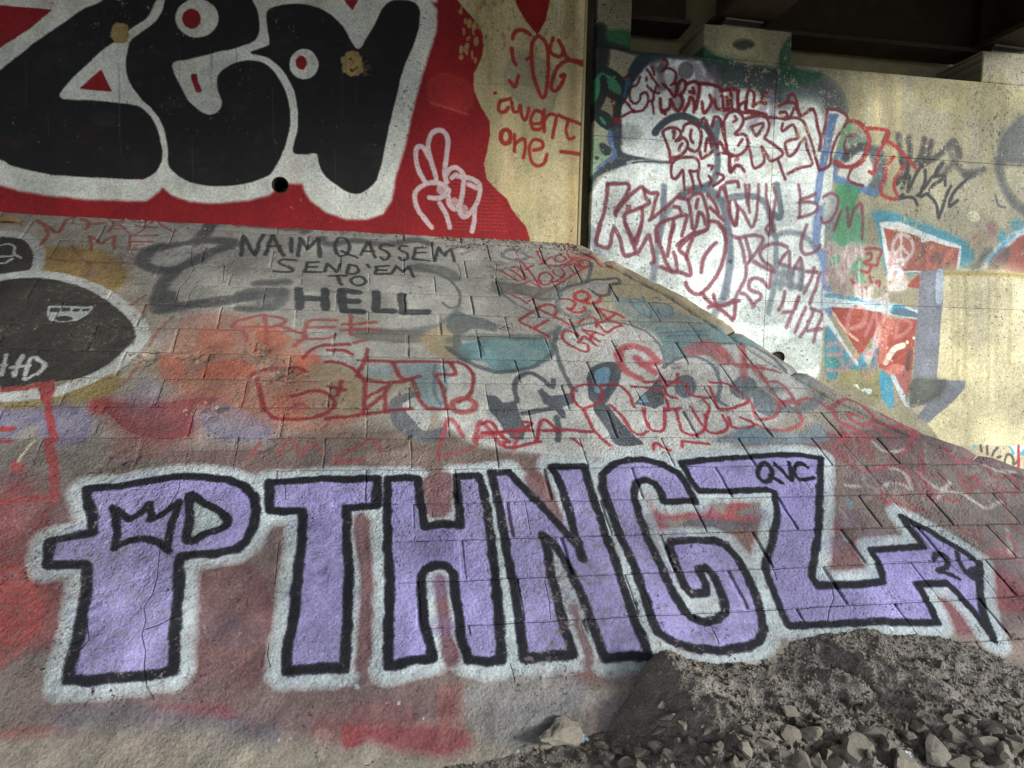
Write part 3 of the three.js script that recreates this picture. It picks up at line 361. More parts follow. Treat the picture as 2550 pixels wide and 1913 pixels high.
// ---------------------------------------------------------------- paint on the tall wall at the head of the slope
const P1 = new Paint(W1, -4.3, 0, 4.1, 1.95, 2048, 1024, false);
{
  const p = P1, g = p.g; g.fillStyle = '#c8b78c'; g.fillRect(0, 0, p.w, p.h);
  const RED = '#8f2123', CRM = '#dcdece', BLK = '#222221';
  p.c(1200, 0);
  for (const [x, w, c, a] of [[60, 0.12, '#8f8152', 0.35], [330, 0.2, '#8b855f', 0.3], [520, 0.1, '#d6c590', 0.4], [640, 0.06, '#8b7a45', 0.4], [700, 0.03, '#d9c88f', 0.6], [200, 0.08, '#d8c48c', 0.4]]) p.s([x, -300, x - 10, 400, x - 20, 1700], w, c, { al: a, soft: w });
  p.f([230, 380, 420, 400, 520, 560, 480, 760, 340, 760, 200, 640, 150, 520], '#8f8b72', { al: 0.6, soft: 0.06 }); p.f([500, 0, 640, 0, 620, 220, 560, 260, 510, 160], '#8d8458', { al: 0.6, soft: 0.03 });
  for (let i = 0; i < 9; i++) { const x = 500 + 8 * i; p.s([x, -20, x + 12 * (hsh(i, 1) - 0.5), 80, x + 20 * (hsh(i, 2) - 0.5), 150 + 120 * hsh(i, 3)], 0.006, '#d8d0ac', { al: 0.8, soft: 0.002 }); }
  for (let i = 0; i < 46; i++) { const x = -60 + 780 * hsh(i, 101), y = -80 + 1650 * hsh(i, 102); p.s([x, y, x + 8 * (hsh(i, 103) - 0.5), y + 60 + 260 * hsh(i, 104)], 0.006 + 0.03 * hsh(i, 105), i % 3 ? '#8f8257' : '#d4c594', { al: 0.22, soft: 0.02 }); }
  for (let i = 0; i < 60; i++) { const x = -40 + 560 * hsh(i, 111), y = 700 * hsh(i, 112) * hsh(i, 113); p.e(x, y, 4 + 14 * hsh(i, 114), 5 + 22 * hsh(i, 115), i % 2 ? '#d0bf86' : '#756a44', { al: 0.45 }); }
  p.c(600, 0);
  p.f([-2400, -600, 1440, -600, 1490, 0, 1560, 80, 1640, 170, 1675, 270, 1660, 380, 1600, 500, 1600, 620, 1650, 730, 1710, 830, 1715, 930, 1690, 1050, 1670, 1120, 1690, 1230, 1760, 1310, 1830, 1370, 1870, 1450, 1960, 1560, 1985, 1640, 1990, 1900, -2400, 1900], RED, { smooth: false, soft: 0.006 });
  p.f([1290, 560, 1400, 500, 1560, 560, 1600, 680, 1540, 760, 1400, 740, 1300, 690], '#c04a3c', { al: 0.35, soft: 0.05 });
  p.s([1590, 450, 1350, 440], 0.012, '#8f1c1e', { al: 0.5 }); p.s([1300, 700, 1560, 780], 0.014, '#c4685a', { al: 0.5 });
  for (let i = 0; i < 14; i++) p.s([1400 + 20 * hsh(i, 1), 1250 + 25 * i, 1760 + 6 * i, 1262 + 25 * i], 0.005, '#cf5a54', { al: 0.4, soft: 0.004 });
  for (let i = 0; i < 40; i++) { const x = 1500 + 220 * hsh(i, 31), y = 420 * hsh(i, 32); p.e(x, y, 6 + 14 * hsh(i, 33), 8 + 26 * hsh(i, 34), '#b29c62', { al: 0.8 }); }
  p.c(0, 0);
  // pale outline mass, then the dark letter bodies
  p.f([-1400, -500, 3000, -500, 3000, 0, 2949, 0, 3000, 60, 2999, 200, 2949, 350, 2889, 540, 2829, 780, 2779, 1000, 2719, 1200, 2689, 1370, 2629, 1465, 2519, 1500, 2389, 1498, 2249, 1450, 2139, 1370, 2099, 1290, 2089, 1255, 1989, 1252, 1900, 1290, 1850, 1330, 1700, 1370, 1450, 1390, 1300, 1375, 1180, 1330, 1110, 1272, 1080, 1310, 1000, 1368, 880, 1372, 600, 1360, 300, 1330, 120, 1298, 0, 1265, -400, 1150, -900, 1000], CRM, { smooth: false, soft: 0.025 });
  p.f([-400, -20, 0, 30, 180, 45, 352, 62, 200, 190, 0, 318, -300, 500], RED, { smooth: false }); p.f([2369, -10, 2424, 68, 2470, -10], RED, { smooth: false });
  p.f([-300, 700, 0, 475, 120, 385, 240, 285, 330, 225, 470, 130, 560, 62, 690, 8, 760, -60, 1090, -60, 1060, 0, 1035, 65, 985, 128, 900, 182, 860, 222, 760, 292, 690, 340, 560, 462, 450, 572, 402, 640, 408, 668, 450, 684, 600, 690, 780, 706, 890, 718, 965, 742, 1022, 792, 1070, 872, 1095, 960, 1108, 1060, 1098, 1122, 1060, 1182, 1000, 1220, 930, 1230, 650, 1215, 350, 1195, 170, 1160, 60, 1130, 0, 1092, -300, 1000], BLK, { soft: 0.008 });
  p.f([690, 470, 540, 608, 765, 625], RED, { smooth: false });
  p.f([1160, -120, 1135, 0, 1110, 80, 1050, 160, 960, 230, 892, 285, 872, 370, 865, 440, 880, 530, 930, 620, 985, 690, 1040, 740, 1100, 820, 1140, 920, 1155, 1040, 1160, 1130, 1200, 1180, 1290, 1240, 1400, 1268, 1550, 1275, 1700, 1255, 1800, 1220, 1859, 1190, 1919, 1090, 1969, 960, 1992, 850, 1988, 740, 1958, 620, 1888, 500, 1808, 430, 1708, 415, 1620, 430, 1550, 470, 1500, 520, 1495, 590, 1520, 670, 1525, 720, 1495, 770, 1440, 788, 1370, 765, 1290, 690, 1220, 560, 1180, 470, 1176, 440, 1200, 415, 1280, 400, 1450, 360, 1600, 325, 1720, 285, 1762, 250, 1780, 200, 1775, 120, 1760, 50, 1735, 0, 1700, -100], BLK, { soft: 0.008 });
  p.e(1352, 118, 146, 130, CRM, { soft: 0.006 }); p.e(1315, 122, 64, 68, RED); p.f([1310, 510, 1350, 505, 1360, 560, 1386, 622, 1352, 632, 1326, 570], RED, {});
  p.many([[1256, 225, 1257, 243], [1327, 240, 1328, 265]], 0.003, CRM, { soft: 0 });
  p.c(600, 0);
  p.f([182, 78, 260, 38, 400, 25, 540, 55, 640, 120, 710, 200, 760, 290, 790, 330, 826, 330, 862, 270, 920, 170, 970, 62, 1020, 12, 1100, -5, 1180, 10, 1225, 60, 1228, 120, 1200, 260, 1110, 480, 1060, 680, 1020, 850, 990, 1000, 960, 1140, 920, 1250, 860, 1300, 800, 1330, 720, 1310, 630, 1250, 570, 1190, 537, 1120, 528, 1060, 505, 1045, 440, 1055, 358, 1036, 385, 920, 395, 800, 380, 680, 350, 580, 280, 470, 200, 400, 130, 372, 66, 358, 120, 332, 186, 308, 195, 260, 186, 190], BLK, { soft: 0.008 });
  p.e(432, 436, 98, 102, CRM, { soft: 0.005 }); p.f([412, 378, 445, 400, 450, 440, 430, 470, 400, 468, 376, 440, 380, 400], RED);
  // worn spots down to bare concrete
  for (const [x, y, r] of [[765, 435, 62], [-839, 222, 52]]) { for (let i = 0; i < 70; i++) { const a = i * 2.4, q = r * Math.sqrt(hsh(i, x & 63)) * 1.15; p.e(x + q * Math.cos(a), y + q * Math.sin(a) * 1.1, 9 + 12 * hsh(i, 7), 9 + 12 * hsh(i, 8), '#a8925a', { al: 0.9 }); } }
  for (let i = 0; i < 16; i++) p.e(860 + 60 * (hsh(i, 3) - 0.5), 470 + 120 * (hsh(i, 4) - 0.5), 5 + 12 * hsh(i, 5), 5 + 10 * hsh(i, 6), '#6f6238', { al: 0.5 });
  // scuffs, older coats showing, roller bands
  p.c(0, 0); for (let i = 0; i < 120; i++) { const x = -60 + 2750 * hsh(i, 131), y = -40 + 1400 * hsh(i, 132), c = i % 5; p.e(x, y, 15 + 90 * hsh(i, 133), 12 + 60 * hsh(i, 134), ['#6a6a66', '#8a3a30', '#57544c', '#3a1414', '#7d7a70'][c], { al: 0.06, soft: 0.05 }); }
  for (let i = 0; i < 26; i++) { const x = 60 + 2500 * hsh(i, 141), y = 850 * hsh(i, 142) + 200; p.s([x, y, x + 6, y + 120 + 260 * hsh(i, 143)], 0.004, i % 2 ? '#5d5d5a' : '#151514', { al: 0.35, soft: 0.006 }); }
  for (let i = 0; i < 60; i++) { const x = 20 + 2600 * hsh(i, 151), y = 1330 * hsh(i, 152); p.e(x, y, 2 + 5 * hsh(i, 153), 2 + 5 * hsh(i, 154), i % 3 ? '#8d8a80' : '#121212', { al: 0.7 }); }
  p.c(600, 0);
  // hand sign in thin pale line
  const HW = '#c9b6b0'; p.many([[1418, 1250, 1402, 1180, 1418, 1050, 1426, 965, 1400, 908, 1350, 892, 1305, 930, 1288, 1000, 1302, 1080, 1330, 1170, 1345, 1235], [1265, 1250, 1216, 1150, 1202, 1060, 1216, 1012, 1250, 1010, 1290, 1080], [1430, 1320, 1400, 1272, 1340, 1256, 1270, 1265, 1210, 1310, 1196, 1360, 1212, 1430, 1260, 1500, 1312, 1562], [1298, 1358, 1370, 1360, 1420, 1330, 1432, 1308], [1368, 1398, 1410, 1470, 1438, 1565], [1420, 1192, 1442, 1160, 1490, 1152, 1530, 1200, 1532, 1290, 1512, 1400, 1472, 1440, 1432, 1400, 1430, 1350], [1490, 1210, 1560, 1220, 1632, 1252, 1648, 1305, 1622, 1400, 1572, 1470, 1532, 1492, 1508, 1460, 1500, 1420], [1610, 1440, 1606, 1520, 1592, 1592], [1452, 1222, 1482, 1200], [1570, 1265, 1620, 1290]], 0.028, HW, { soft: 0.008 });
  p.e(1383, 1302, 36, 36, HW, { al: 0.8 }); p.e(1470, 1390, 34, 34, HW, { al: 0.75 }); p.e(1535, 1440, 30, 32, HW, { al: 0.75 });
  // red letters on the bare strip
  p.c(1200, 0); const RT = '#9c2f27', o = { al: 0.92, soft: 0.005 };
  p.f([228, -40, 240, 20, 300, 130, 380, 230, 440, 130, 478, -40], '#84191a', { smooth: false, soft: 0.006 });
  p.many([[330, 232, 280, 202, 230, 215, 212, 260], [205, 330, 215, 400, 236, 440], [385, 240, 346, 300, 345, 430, 370, 560, 410, 660, 440, 640, 456, 500, 456, 350, 430, 270, 385, 240], [312, 400, 340, 386], [490, 258, 470, 330, 490, 370, 540, 382, 562, 340, 530, 272], [560, 350, 600, 400, 692, 440], [690, 422, 600, 410, 530, 450, 492, 530, 480, 600, 510, 622, 550, 572, 570, 512, 545, 522], [190, 550, 230, 592, 252, 520], [545, 1040, 670, 1056]], 0.026, RT, o);
  p.e(92, 636, 14, 12, RT);
  p.many([[200, 676, 126, 690], [135, 688, 118, 715, 116, 750, 135, 768, 165, 762, 182, 738], [208, 700, 216, 758, 252, 762, 266, 720, 276, 790, 300, 822, 320, 770, 322, 738], [345, 850, 408, 842, 418, 782, 372, 760, 340, 810, 350, 880, 400, 888, 430, 852], [430, 752, 432, 905], [432, 832, 470, 782, 512, 800, 502, 870, 486, 945], [530, 790, 600, 820, 682, 850], [602, 820, 580, 890, 600, 952, 636, 942], [228, 925, 225, 1040], [228, 990, 285, 950, 302, 1000, 286, 1085], [358, 1032, 420, 1012, 412, 970, 360, 960, 330, 1010, 340, 1100, 380, 1140, 430, 1122, 452, 1058]], 0.023, RT, o);
  p.es(165, 938, 34, 48, 0.03, RT, o);
  p.many([[1200 - 1200, 575, 120, 572, 320, 577]], 0.006, '#7c7048', { al: 0.5, soft: 0.003 });
}
// ---------------------------------------------------------------- paint on the far wall
const P2 = new Paint(W2, 0, 4.6, 4.35, 0.3, 2048, 1800, false);
{
  const p = P2, g = p.g; g.fillStyle = '#928c72'; g.fillRect(0, 0, p.w, p.h);
  const SIL = '#d6ded8', RD = '#96424c', RD2 = '#661c22', SL = '#48525a', BLU = '#5a7196', GRN = '#3d8059', TEAL = '#3f8496', RUST = '#97503f';
  const a = () => p.c(1440, 0, 0.19286), b = () => p.c(1440, 280, 0.19286), c = () => p.c(1800, 180, 0.19286), d = () => p.c(1800, 460, 0.19286), e = () => p.c(2150, 400, 0.19286), f = () => p.c(1950, 700, 0.19286), h = () => p.c(1440, 560, 0.19286);
  p.c(1850, 0); for (let i = 0; i < 26; i++) { const x = 620 + 1300 * hsh(i, 41); p.s([x, 480 + 60 * hsh(i, 42), x + 6, 760, x - 4, 1000 + 500 * hsh(i, 43)], 0.015 + 0.05 * hsh(i, 44), i % 2 ? '#b3a97e' : '#857a4e', { al: 0.3, soft: 0.03 }); }
  p.f([1250, 560, 1936, 620, 1936, 800, 1500, 760, 1250, 700], '#8a8350', { al: 0.4, soft: 0.1 });
  // silver field
  p.c(0, 0, 1);
  p.f([1472, 640, 1474, 500, 1500, 445, 1545, 415, 1552, 340, 1548, 270, 1575, 215, 1620, 160, 1690, 140, 1750, 150, 1790, 205, 1830, 215, 1925, 240, 1960, 232, 2010, 226, 2046, 240, 2056, 290, 2062, 420, 2046, 560, 2050, 700, 2048, 800, 2030, 960, 1990, 980, 1800, 900, 1500, 700], SIL, { al: 0.95, soft: 0.03 });
  p.f([1472, 140, 1560, 130, 1580, 170, 1550, 240, 1500, 200, 1475, 210], '#aaa888', { al: 0.7, soft: 0.03 });
  p.f([1480, 300, 1545, 320, 1550, 360, 1500, 400, 1476, 400], '#a9ab92', { al: 0.6, soft: 0.03 });
  for (let i = 0; i < 46; i++) { const x = 1500 + 540 * hsh(i, 51), y = 260 + 560 * hsh(i, 52); p.e(x, y, 12 + 34 * hsh(i, 53), 6 + 18 * hsh(i, 54), i % 3 ? '#8d978c' : '#eef2ea', { al: 0.28, soft: 0.03 }); }
  for (let i = 0; i < 60; i++) { const x = 1490 + 560 * hsh(i, 181), y = 230 + 640 * hsh(i, 182); p.s([x, y, x + 20 + 60 * hsh(i, 183), y + 10 * (hsh(i, 184) - 0.5)], 0.008 + 0.02 * hsh(i, 185), i % 3 ? '#7d867f' : '#6a726e', { al: 0.2, soft: 0.02 }); }
  p.e(1990, 880, 60, 40, '#9aa49c', { al: 0.5, soft: 0.06 }); p.e(1900, 780, 60, 30, '#8e9a92', { al: 0.4, soft: 0.05 });
  // upper left: dark band, greens, blues
  a();
  p.s([300, 360, 320, 600, 300, 800, 250, 860], 0.09, '#252a28', { al: 0.9, soft: 0.03 }); p.f([420, 380, 680, 390, 685, 575, 460, 540, 400, 460], '#2f6b41', { al: 0.85, soft: 0.03 });
  p.s([170, 480, 400, 560, 720, 650, 1000, 690, 1600, 730], 0.045, '#2b302f', { al: 0.9, soft: 0.02 });
  p.f([600, 1260, 630, 1000, 700, 820, 800, 700, 950, 650, 1150, 660, 1110, 740, 960, 770, 840, 880, 720, 1040, 650, 1180], '#2c3a40', { al: 0.95, soft: 0.02 });
  p.f([190, 960, 260, 910, 400, 930, 520, 1020, 590, 1130, 560, 1270, 480, 1230, 400, 1120, 320, 1110, 280, 1260, 210, 1400, 190, 1200], GRN, { al: 0.95, soft: 0.01 });
  p.s([190, 950, 290, 890, 450, 950, 570, 1060, 600, 1200, 560, 1310], 0.05, '#2a322f', { al: 0.95 }); p.many([[320, 1020, 330, 1150, 290, 1290, 210, 1420], [330, 1150, 440, 1230, 520, 1290, 500, 1500]], 0.055, '#272d2b', { al: 0.95 });
  p.f([170, 1390, 260, 1400, 400, 1470, 470, 1600, 440, 1700, 300, 1640, 210, 1540], '#282e2e', { al: 0.95 }); p.f([275, 1500, 330, 1540, 355, 1610, 300, 1580], '#3f9263', {});
  p.f([540, 1560, 450, 1500, 480, 1640, 550, 1659], '#3a2c2c', { al: 0.9, soft: 0.01 }); p.e(500, 1560, 60, 45, '#7d2b29', { al: 0.8 });
  p.s([600, 1240, 640, 1000, 660, 1080], 0.02, '#3d6d92', { al: 0.7 });
  b();
  p.f([400, 230, 540, 200, 552, 480, 620, 540, 800, 580, 1190, 640, 1190, 655, 800, 640, 640, 660, 420, 740, 280, 800, 190, 900, 180, 1000, 150, 930, 230, 740, 380, 650, 490, 570, 480, 480, 430, 380], '#3b454d', { al: 0.95, soft: 0.012 });
  p.f([390, 240, 430, 260, 450, 400, 490, 520, 480, 590, 330, 650, 230, 750, 200, 760, 260, 660, 420, 560, 430, 480, 380, 380], BLU, { al: 0.9, soft: 0.012 });
  p.f([200, 330, 270, 360, 280, 520, 380, 560, 300, 620, 220, 720, 180, 800, 175, 600], '#8aa684', { al: 0.8, soft: 0.02 }); p.f([270, 410, 330, 390, 420, 470, 400, 540, 320, 540], '#394440', {}); p.e(235, 585, 32, 30, '#41504c');
  p.many([[560, 470, 700, 520, 900, 580, 1150, 600], [640, 640, 900, 625, 1150, 650], [560, 440, 800, 500, 1100, 570]], 0.02, '#e4e8e0', { al: 0.6 });
  p.s([700, 650, 900, 628, 1180, 648], 0.006, '#2f3438', {});
  // black arcs of an older outline
  p.s([990, 250, 1060, 170, 1160, 90, 1300, 40, 1420, 60, 1540, 120, 1660, 200, 1740, 330, 1770, 400], 0.05, '#333d42', { al: 0.95, soft: 0.01 });
  p.s([1740, 180, 1820, 120, 1790, 260, 1770, 420, 1800, 600, 1780, 800, 1700, 920, 1560, 980, 1350, 1060], 0.045, '#4a555c', { al: 0.85, soft: 0.012 });
  p.s([1110, 950, 1100, 1200, 1080, 1450, 1040, 1659], 0.04, '#59646b', { al: 0.85, soft: 0.015 }); p.s([1210, 1200, 1130, 1330, 1080, 1450], 0.04, '#6b757a', { al: 0.7, soft: 0.02 });
  p.s([1350, 1050, 1500, 980, 1680, 1000, 1800, 1090, 1880, 1230, 1920, 1400, 1940, 1640], 0.05, '#58646c', { al: 0.85, soft: 0.015 });
  h(); p.s([1050, 60, 1020, 300, 980, 560, 960, 770], 0.045, '#68747a', { al: 0.8, soft: 0.02 }); p.s([1920, 60, 1950, 300, 1960, 480, 1930, 700, 1880, 900, 1760, 1150, 1700, 1250], 0.05, '#6a767c', { al: 0.8, soft: 0.02 });
  p.s([170, 60, 190, 200, 250, 330, 330, 440], 0.05, '#7c8488', { al: 0.7, soft: 0.03 });
  // dark smoke and crown at the top
  a(); p.f([1600, 730, 1800, 740, 2080, 740, 2300, 760, 2500, 1000, 2560, 1250, 2400, 1250, 2250, 1130, 1850, 1130, 1770, 1000, 1680, 900], '#37403f', { al: 0.9, soft: 0.05 }); p.f([1620, 640, 1900, 700, 2074, 720, 2074, 790, 1700, 740], '#26513c', { al: 0.7, soft: 0.05 });
  p.many([[950, 800, 1010, 760, 1090, 800, 1080, 870, 1010, 880, 960, 840], [1080, 860, 1060, 980, 1100, 1100, 1060, 1150]], 0.05, '#5b5257', { al: 0.7, soft: 0.02 });
  p.e(1390, 900, 95, 105, '#5a5558', { al: 0.8, soft: 0.02 }); p.s([1290, 1000, 1270, 1150, 1290, 1300, 1270, 1380], 0.07, '#6a6268', { al: 0.6, soft: 0.02 }); p.s([1440, 800, 1540, 900, 1560, 1060, 1500, 1330], 0.06, '#6a6268', { al: 0.6, soft: 0.02 });
  p.many([[1700, 770, 1740, 840, 1690, 960, 1660, 1060], [1760, 960, 1820, 1100, 1800, 1200, 1760, 1400], [2000, 1150, 1960, 1300, 1900, 1450]], 0.06, '#635c64', { al: 0.65, soft: 0.02 });
  c(); p.s([760, 290, 880, 210, 1060, 180, 1240, 215, 1380, 310, 1450, 450], 0.17, '#414a4c', { al: 0.85, soft: 0.07 }); p.f([740, 0, 1100, 0, 1250, 100, 1000, 140, 800, 200, 740, 220], '#2b5543', { al: 0.75, soft: 0.06 }); p.f([560, 0, 740, 0, 740, 420, 640, 300], '#3a4040', { al: 0.9, soft: 0.04 });
  p.many([[350, 710, 450, 560, 550, 420, 620, 280], [630, 640, 660, 400, 620, 260]], 0.05, '#6b6674', { al: 0.6, soft: 0.02 });
  p.f([1340, 470, 1610, 545, 1560, 720, 1470, 950, 1390, 1210, 1240, 1230, 1280, 900], '#cdd3c8', { smooth: false }); p.f([1380, 535, 1485, 540, 1400, 900, 1330, 1215, 1245, 1215, 1310, 850], BLU, { smooth: false, soft: 0.01 });
  p.f([1560, 690, 1660, 640, 1620, 820, 1560, 1080, 1480, 1110, 1530, 850], '#4a8c62', { al: 0.8, soft: 0.03 }); p.f([1470, 1060, 1600, 960, 1560, 1100, 1480, 1250, 1440, 1400, 1420, 1230], BLU, { al: 0.8, soft: 0.02 });
  p.f([1240, 1260, 1330, 1230, 1310, 1420, 1250, 1659, 1190, 1659], BLU, { al: 0.85, soft: 0.02 }); p.f([1330, 1230, 1420, 1220, 1400, 1500, 1330, 1659, 1270, 1659], '#c6ccc2', { al: 0.9, soft: 0.01 });
  p.e(1770, 890, 150, 110, '#4b6566', { al: 0.6, soft: 0.06 }); p.f([1550, 1200, 1640, 1060, 1780, 1000, 1900, 1030, 1970, 1180, 1960, 1350, 1900, 1480, 1700, 1420, 1560, 1390, 1480, 1370], '#bfc1b4', { al: 0.95, soft: 0.02 }); p.s([1590, 1100, 1700, 990, 1820, 965, 1930, 1010], 0.06, '#323a3d', { al: 0.9, soft: 0.02 }); p.s([1980, 1050, 2030, 1200, 2020, 1400, 1960, 1500], 0.11, '#4e575a', { al: 0.9, soft: 0.03 });
  p.s([1470, 1380, 1620, 1440, 1800, 1510, 1980, 1550], 0.05, '#4a7096', { al: 0.85, soft: 0.02 }); p.f([1480, 1480, 1640, 1460, 1760, 1520, 1720, 1640, 1680, 1780, 1560, 1780, 1480, 1640], '#3d8159', { al: 0.85, soft: 0.03 });
  d(); p.f([1440, 560, 1500, 400, 1640, 380, 1760, 400, 1820, 640, 1780, 780, 1600, 780, 1420, 780], '#4c8f66', { al: 0.8, soft: 0.05 }); p.f([1290, 150, 1420, 100, 1480, 200, 1450, 400, 1360, 480, 1290, 440], '#b4bab2', { al: 0.9, soft: 0.02 }); p.s([1420, 180, 1440, 350, 1370, 450], 0.05, '#7d8686', { al: 0.7, soft: 0.03 });
  p.f([1170, 500, 1230, 300, 1290, 300, 1270, 560, 1250, 780, 1330, 900, 1320, 1100, 1280, 1240, 1270, 1000, 1180, 780], '#6f86ad', { al: 0.85, soft: 0.03 }); p.f([1280, 500, 1320, 560, 1310, 780, 1260, 780], '#dfe4da', { al: 0.9 }); p.f([1330, 520, 1420, 520, 1400, 760, 1330, 780], '#7b8483', { al: 0.8, soft: 0.02 });
  p.f([1290, 1240, 1340, 1200, 1400, 1440, 1420, 1659, 1290, 1659], '#7183a8', { al: 0.8, soft: 0.03 });
  // older slate arcs over the silver
  p.s([0, 200, 60, 170, 160, 155, 320, 145, 440, 160, 540, 230, 590, 330, 620, 430, 650, 560, 660, 640], 0.045, '#5f6b70', { al: 0.8, soft: 0.012 }); p.s([700, 0, 730, 200, 750, 350, 730, 420, 660, 370], 0.045, '#57636a', { al: 0.85, soft: 0.012 });
  p.s([690, 660, 780, 620, 920, 620, 1030, 650, 1140, 740, 1200, 840], 0.04, '#717d80', { al: 0.75, soft: 0.015 }); p.s([680, 660, 690, 800, 690, 1000, 680, 1200, 640, 1400, 590, 1640], 0.04, '#6b777c', { al: 0.8, soft: 0.015 });
  p.s([30, 380, 70, 600, 90, 900, 90, 1000, 70, 1200, 20, 1450], 0.05, '#6b777d', { al: 0.75, soft: 0.02 }); p.e(95, 985, 30, 28, '#3f484c', { al: 0.8 });
  // ------------- wine red tags over the silver
  const o1 = { al: 0.92, soft: 0.006 }, ob = { al: 0.85, soft: 0.008 };
  a(); p.many([[570, 1020, 620, 980, 690, 960], [890, 900, 960, 1000, 1040, 1110], [950, 870, 980, 960], [800, 990, 760, 1090, 690, 1120, 660, 1200, 680, 1300, 740, 1330, 790, 1290, 800, 1220, 870, 1190, 900, 1260, 890, 1350, 830, 1420, 740, 1440], [590, 1290, 660, 1370, 720, 1450], [560, 1510, 640, 1460, 720, 1420], [980, 1270, 960, 1330, 970, 1460], [890, 1110, 960, 1170, 1040, 1200], [1010, 1100, 980, 1200, 970, 1280, 900, 1310], [1100, 760, 1150, 790, 1140, 860, 1080, 920, 1130, 880, 1210, 890, 1260, 950, 1250, 1050, 1190, 1100], [885, 1000, 885, 1040], [440, 1180, 450, 1250, 430, 1310], [450, 1360, 470, 1450]], 0.016, RD2, o1);
  p.many([[1060, 1270, 1070, 1400, 1130, 1420, 1180, 1380, 1190, 1280, 1240, 1380, 1300, 1420, 1350, 1320, 1330, 1240], [1100, 1090, 1180, 1170, 1240, 1250, 1280, 1150, 1260, 1080], [1260, 1220, 1290, 1090, 1340, 1030, 1390, 1080, 1370, 1170, 1310, 1230], [1360, 1430, 1420, 1330, 1450, 1250, 1500, 1330, 1490, 1440], [1380, 1090, 1480, 1050, 1560, 1100, 1550, 1250, 1520, 1400], [1480, 1130, 1500, 1200, 1440, 1180], [1560, 1080, 1700, 1080, 1830, 1140, 1850, 1230], [1600, 1320, 1620, 1450, 1680, 1400, 1720, 1300, 1700, 1230], [1760, 1280, 1780, 1380, 1840, 1410, 1930, 1400, 1920, 1250], [1870, 1250, 1870, 1370], [1850, 1160, 2000, 1150, 2074, 1170], [1970, 1180, 1980, 1380], [2060, 1200, 2060, 1420], [1130, 1460, 1080, 1440]], 0.024, RD2, o1);
  c(); p.many([[0, 230, 120, 210, 190, 240, 190, 360, 210, 470], [300, 460, 310, 290, 350, 220, 400, 270, 390, 440], [210, 430, 290, 380, 300, 480, 420, 510, 560, 540], [500, 390, 520, 300, 590, 230], [0, 470, 120, 480, 280, 520, 480, 540, 600, 580], [400, 430, 480, 390, 560, 400], [720, 430, 820, 390, 930, 400, 960, 480, 1000, 560], [840, 380, 860, 300, 910, 290, 950, 370, 980, 520, 1020, 560, 1150, 470, 1190, 520, 1220, 680, 1260, 850, 1250, 1000], [740, 520, 800, 510, 830, 560, 780, 600, 860, 580, 930, 450]], 0.023, RD2, o1);
  // second row of outline letters
  b(); p.many([[1090, 250, 1160, 200, 1260, 200, 1320, 250, 1320, 310, 1260, 370, 1360, 330, 1410, 390, 1390, 480, 1300, 560, 1190, 580, 1170, 480, 1120, 340, 1095, 270], [1190, 580, 1180, 640], [1350, 230, 1370, 160, 1450, 130, 1540, 170, 1590, 280, 1580, 400, 1550, 480, 1490, 500, 1420, 460], [1460, 220, 1450, 330, 1480, 390], [1220, 250, 1240, 240, 1230, 330], [1300, 480, 1310, 440, 1340, 400], [1570, 510, 1590, 590, 1680, 540, 1730, 480, 1670, 330, 1640, 500], [1570, 120, 1620, 70, 1660, 130, 1680, 230, 1740, 330, 1780, 420], [1730, 180, 1760, 60, 1830, 80, 1860, 200, 1890, 340, 1920, 430, 1890, 490, 1830, 370, 1790, 460], [1800, 540, 1880, 520, 1950, 540]], 0.021, '#5f2029', o1);
  p.many([[1200, 700, 1230, 640, 1300, 590, 1420, 570, 1520, 590, 1560, 660, 1550, 740, 1480, 760, 1440, 750, 1470, 850, 1490, 990], [1200, 700, 1195, 790, 1230, 850, 1290, 820, 1350, 740, 1360, 850, 1370, 1000], [1550, 740, 1550, 850, 1590, 950], [1680, 680, 1740, 690, 1720, 730], [1950, 540, 1960, 650, 1970, 770, 2040, 690, 2074, 690], [1950, 560, 2074, 560], [1790, 780, 1850, 800, 1870, 850, 1740, 950], [1690, 820, 1720, 870, 1690, 930]], 0.02, '#61222b', o1);
  c(); p.many([[80, 520, 20, 620, 20, 760, 40, 900, 60, 1010, 160, 1080, 260, 1040, 320, 950, 320, 860, 270, 800, 160, 800, 230, 720, 270, 620, 240, 540, 170, 500, 90, 520], [160, 570, 180, 610, 140, 640], [250, 870, 200, 940], [300, 600, 440, 560, 560, 590, 600, 680, 570, 790, 540, 850, 640, 920, 780, 1040, 640, 1140, 570, 1060, 500, 960, 540, 1150, 400, 1230, 360, 1050, 330, 960], [370, 700, 520, 660, 430, 820, 370, 700], [80, 1080, 90, 1280, 150, 1210, 230, 1210, 280, 1280], [600, 580, 780, 590, 950, 590, 1050, 660, 1120, 850, 1190, 1050, 1240, 1270], [770, 660, 770, 760, 900, 680, 960, 800, 960, 850, 810, 900, 820, 1000, 860, 1080, 950, 1010, 1050, 850, 1090, 1000, 1150, 1180, 990, 1230, 840, 1310], [710, 1120, 760, 1250, 810, 1380], [1350, 470, 1480, 490, 1600, 560, 1590, 660, 1480, 830, 1410, 1000, 1380, 1190, 1250, 1250, 1200, 1100], [1350, 480, 1330, 650, 1280, 850], [1600, 630, 1740, 630, 1840, 710, 1880, 850, 1850, 1010, 1760, 1150, 1640, 1220, 1500, 1210, 1440, 1160], [1700, 800, 1600, 840, 1570, 950, 1600, 1060], [1880, 720, 2000, 730, 2110, 760, 2060, 900], [1680, 1220, 1620, 1340, 1650, 1410, 1800, 1460]], 0.021, '#64262f', o1);
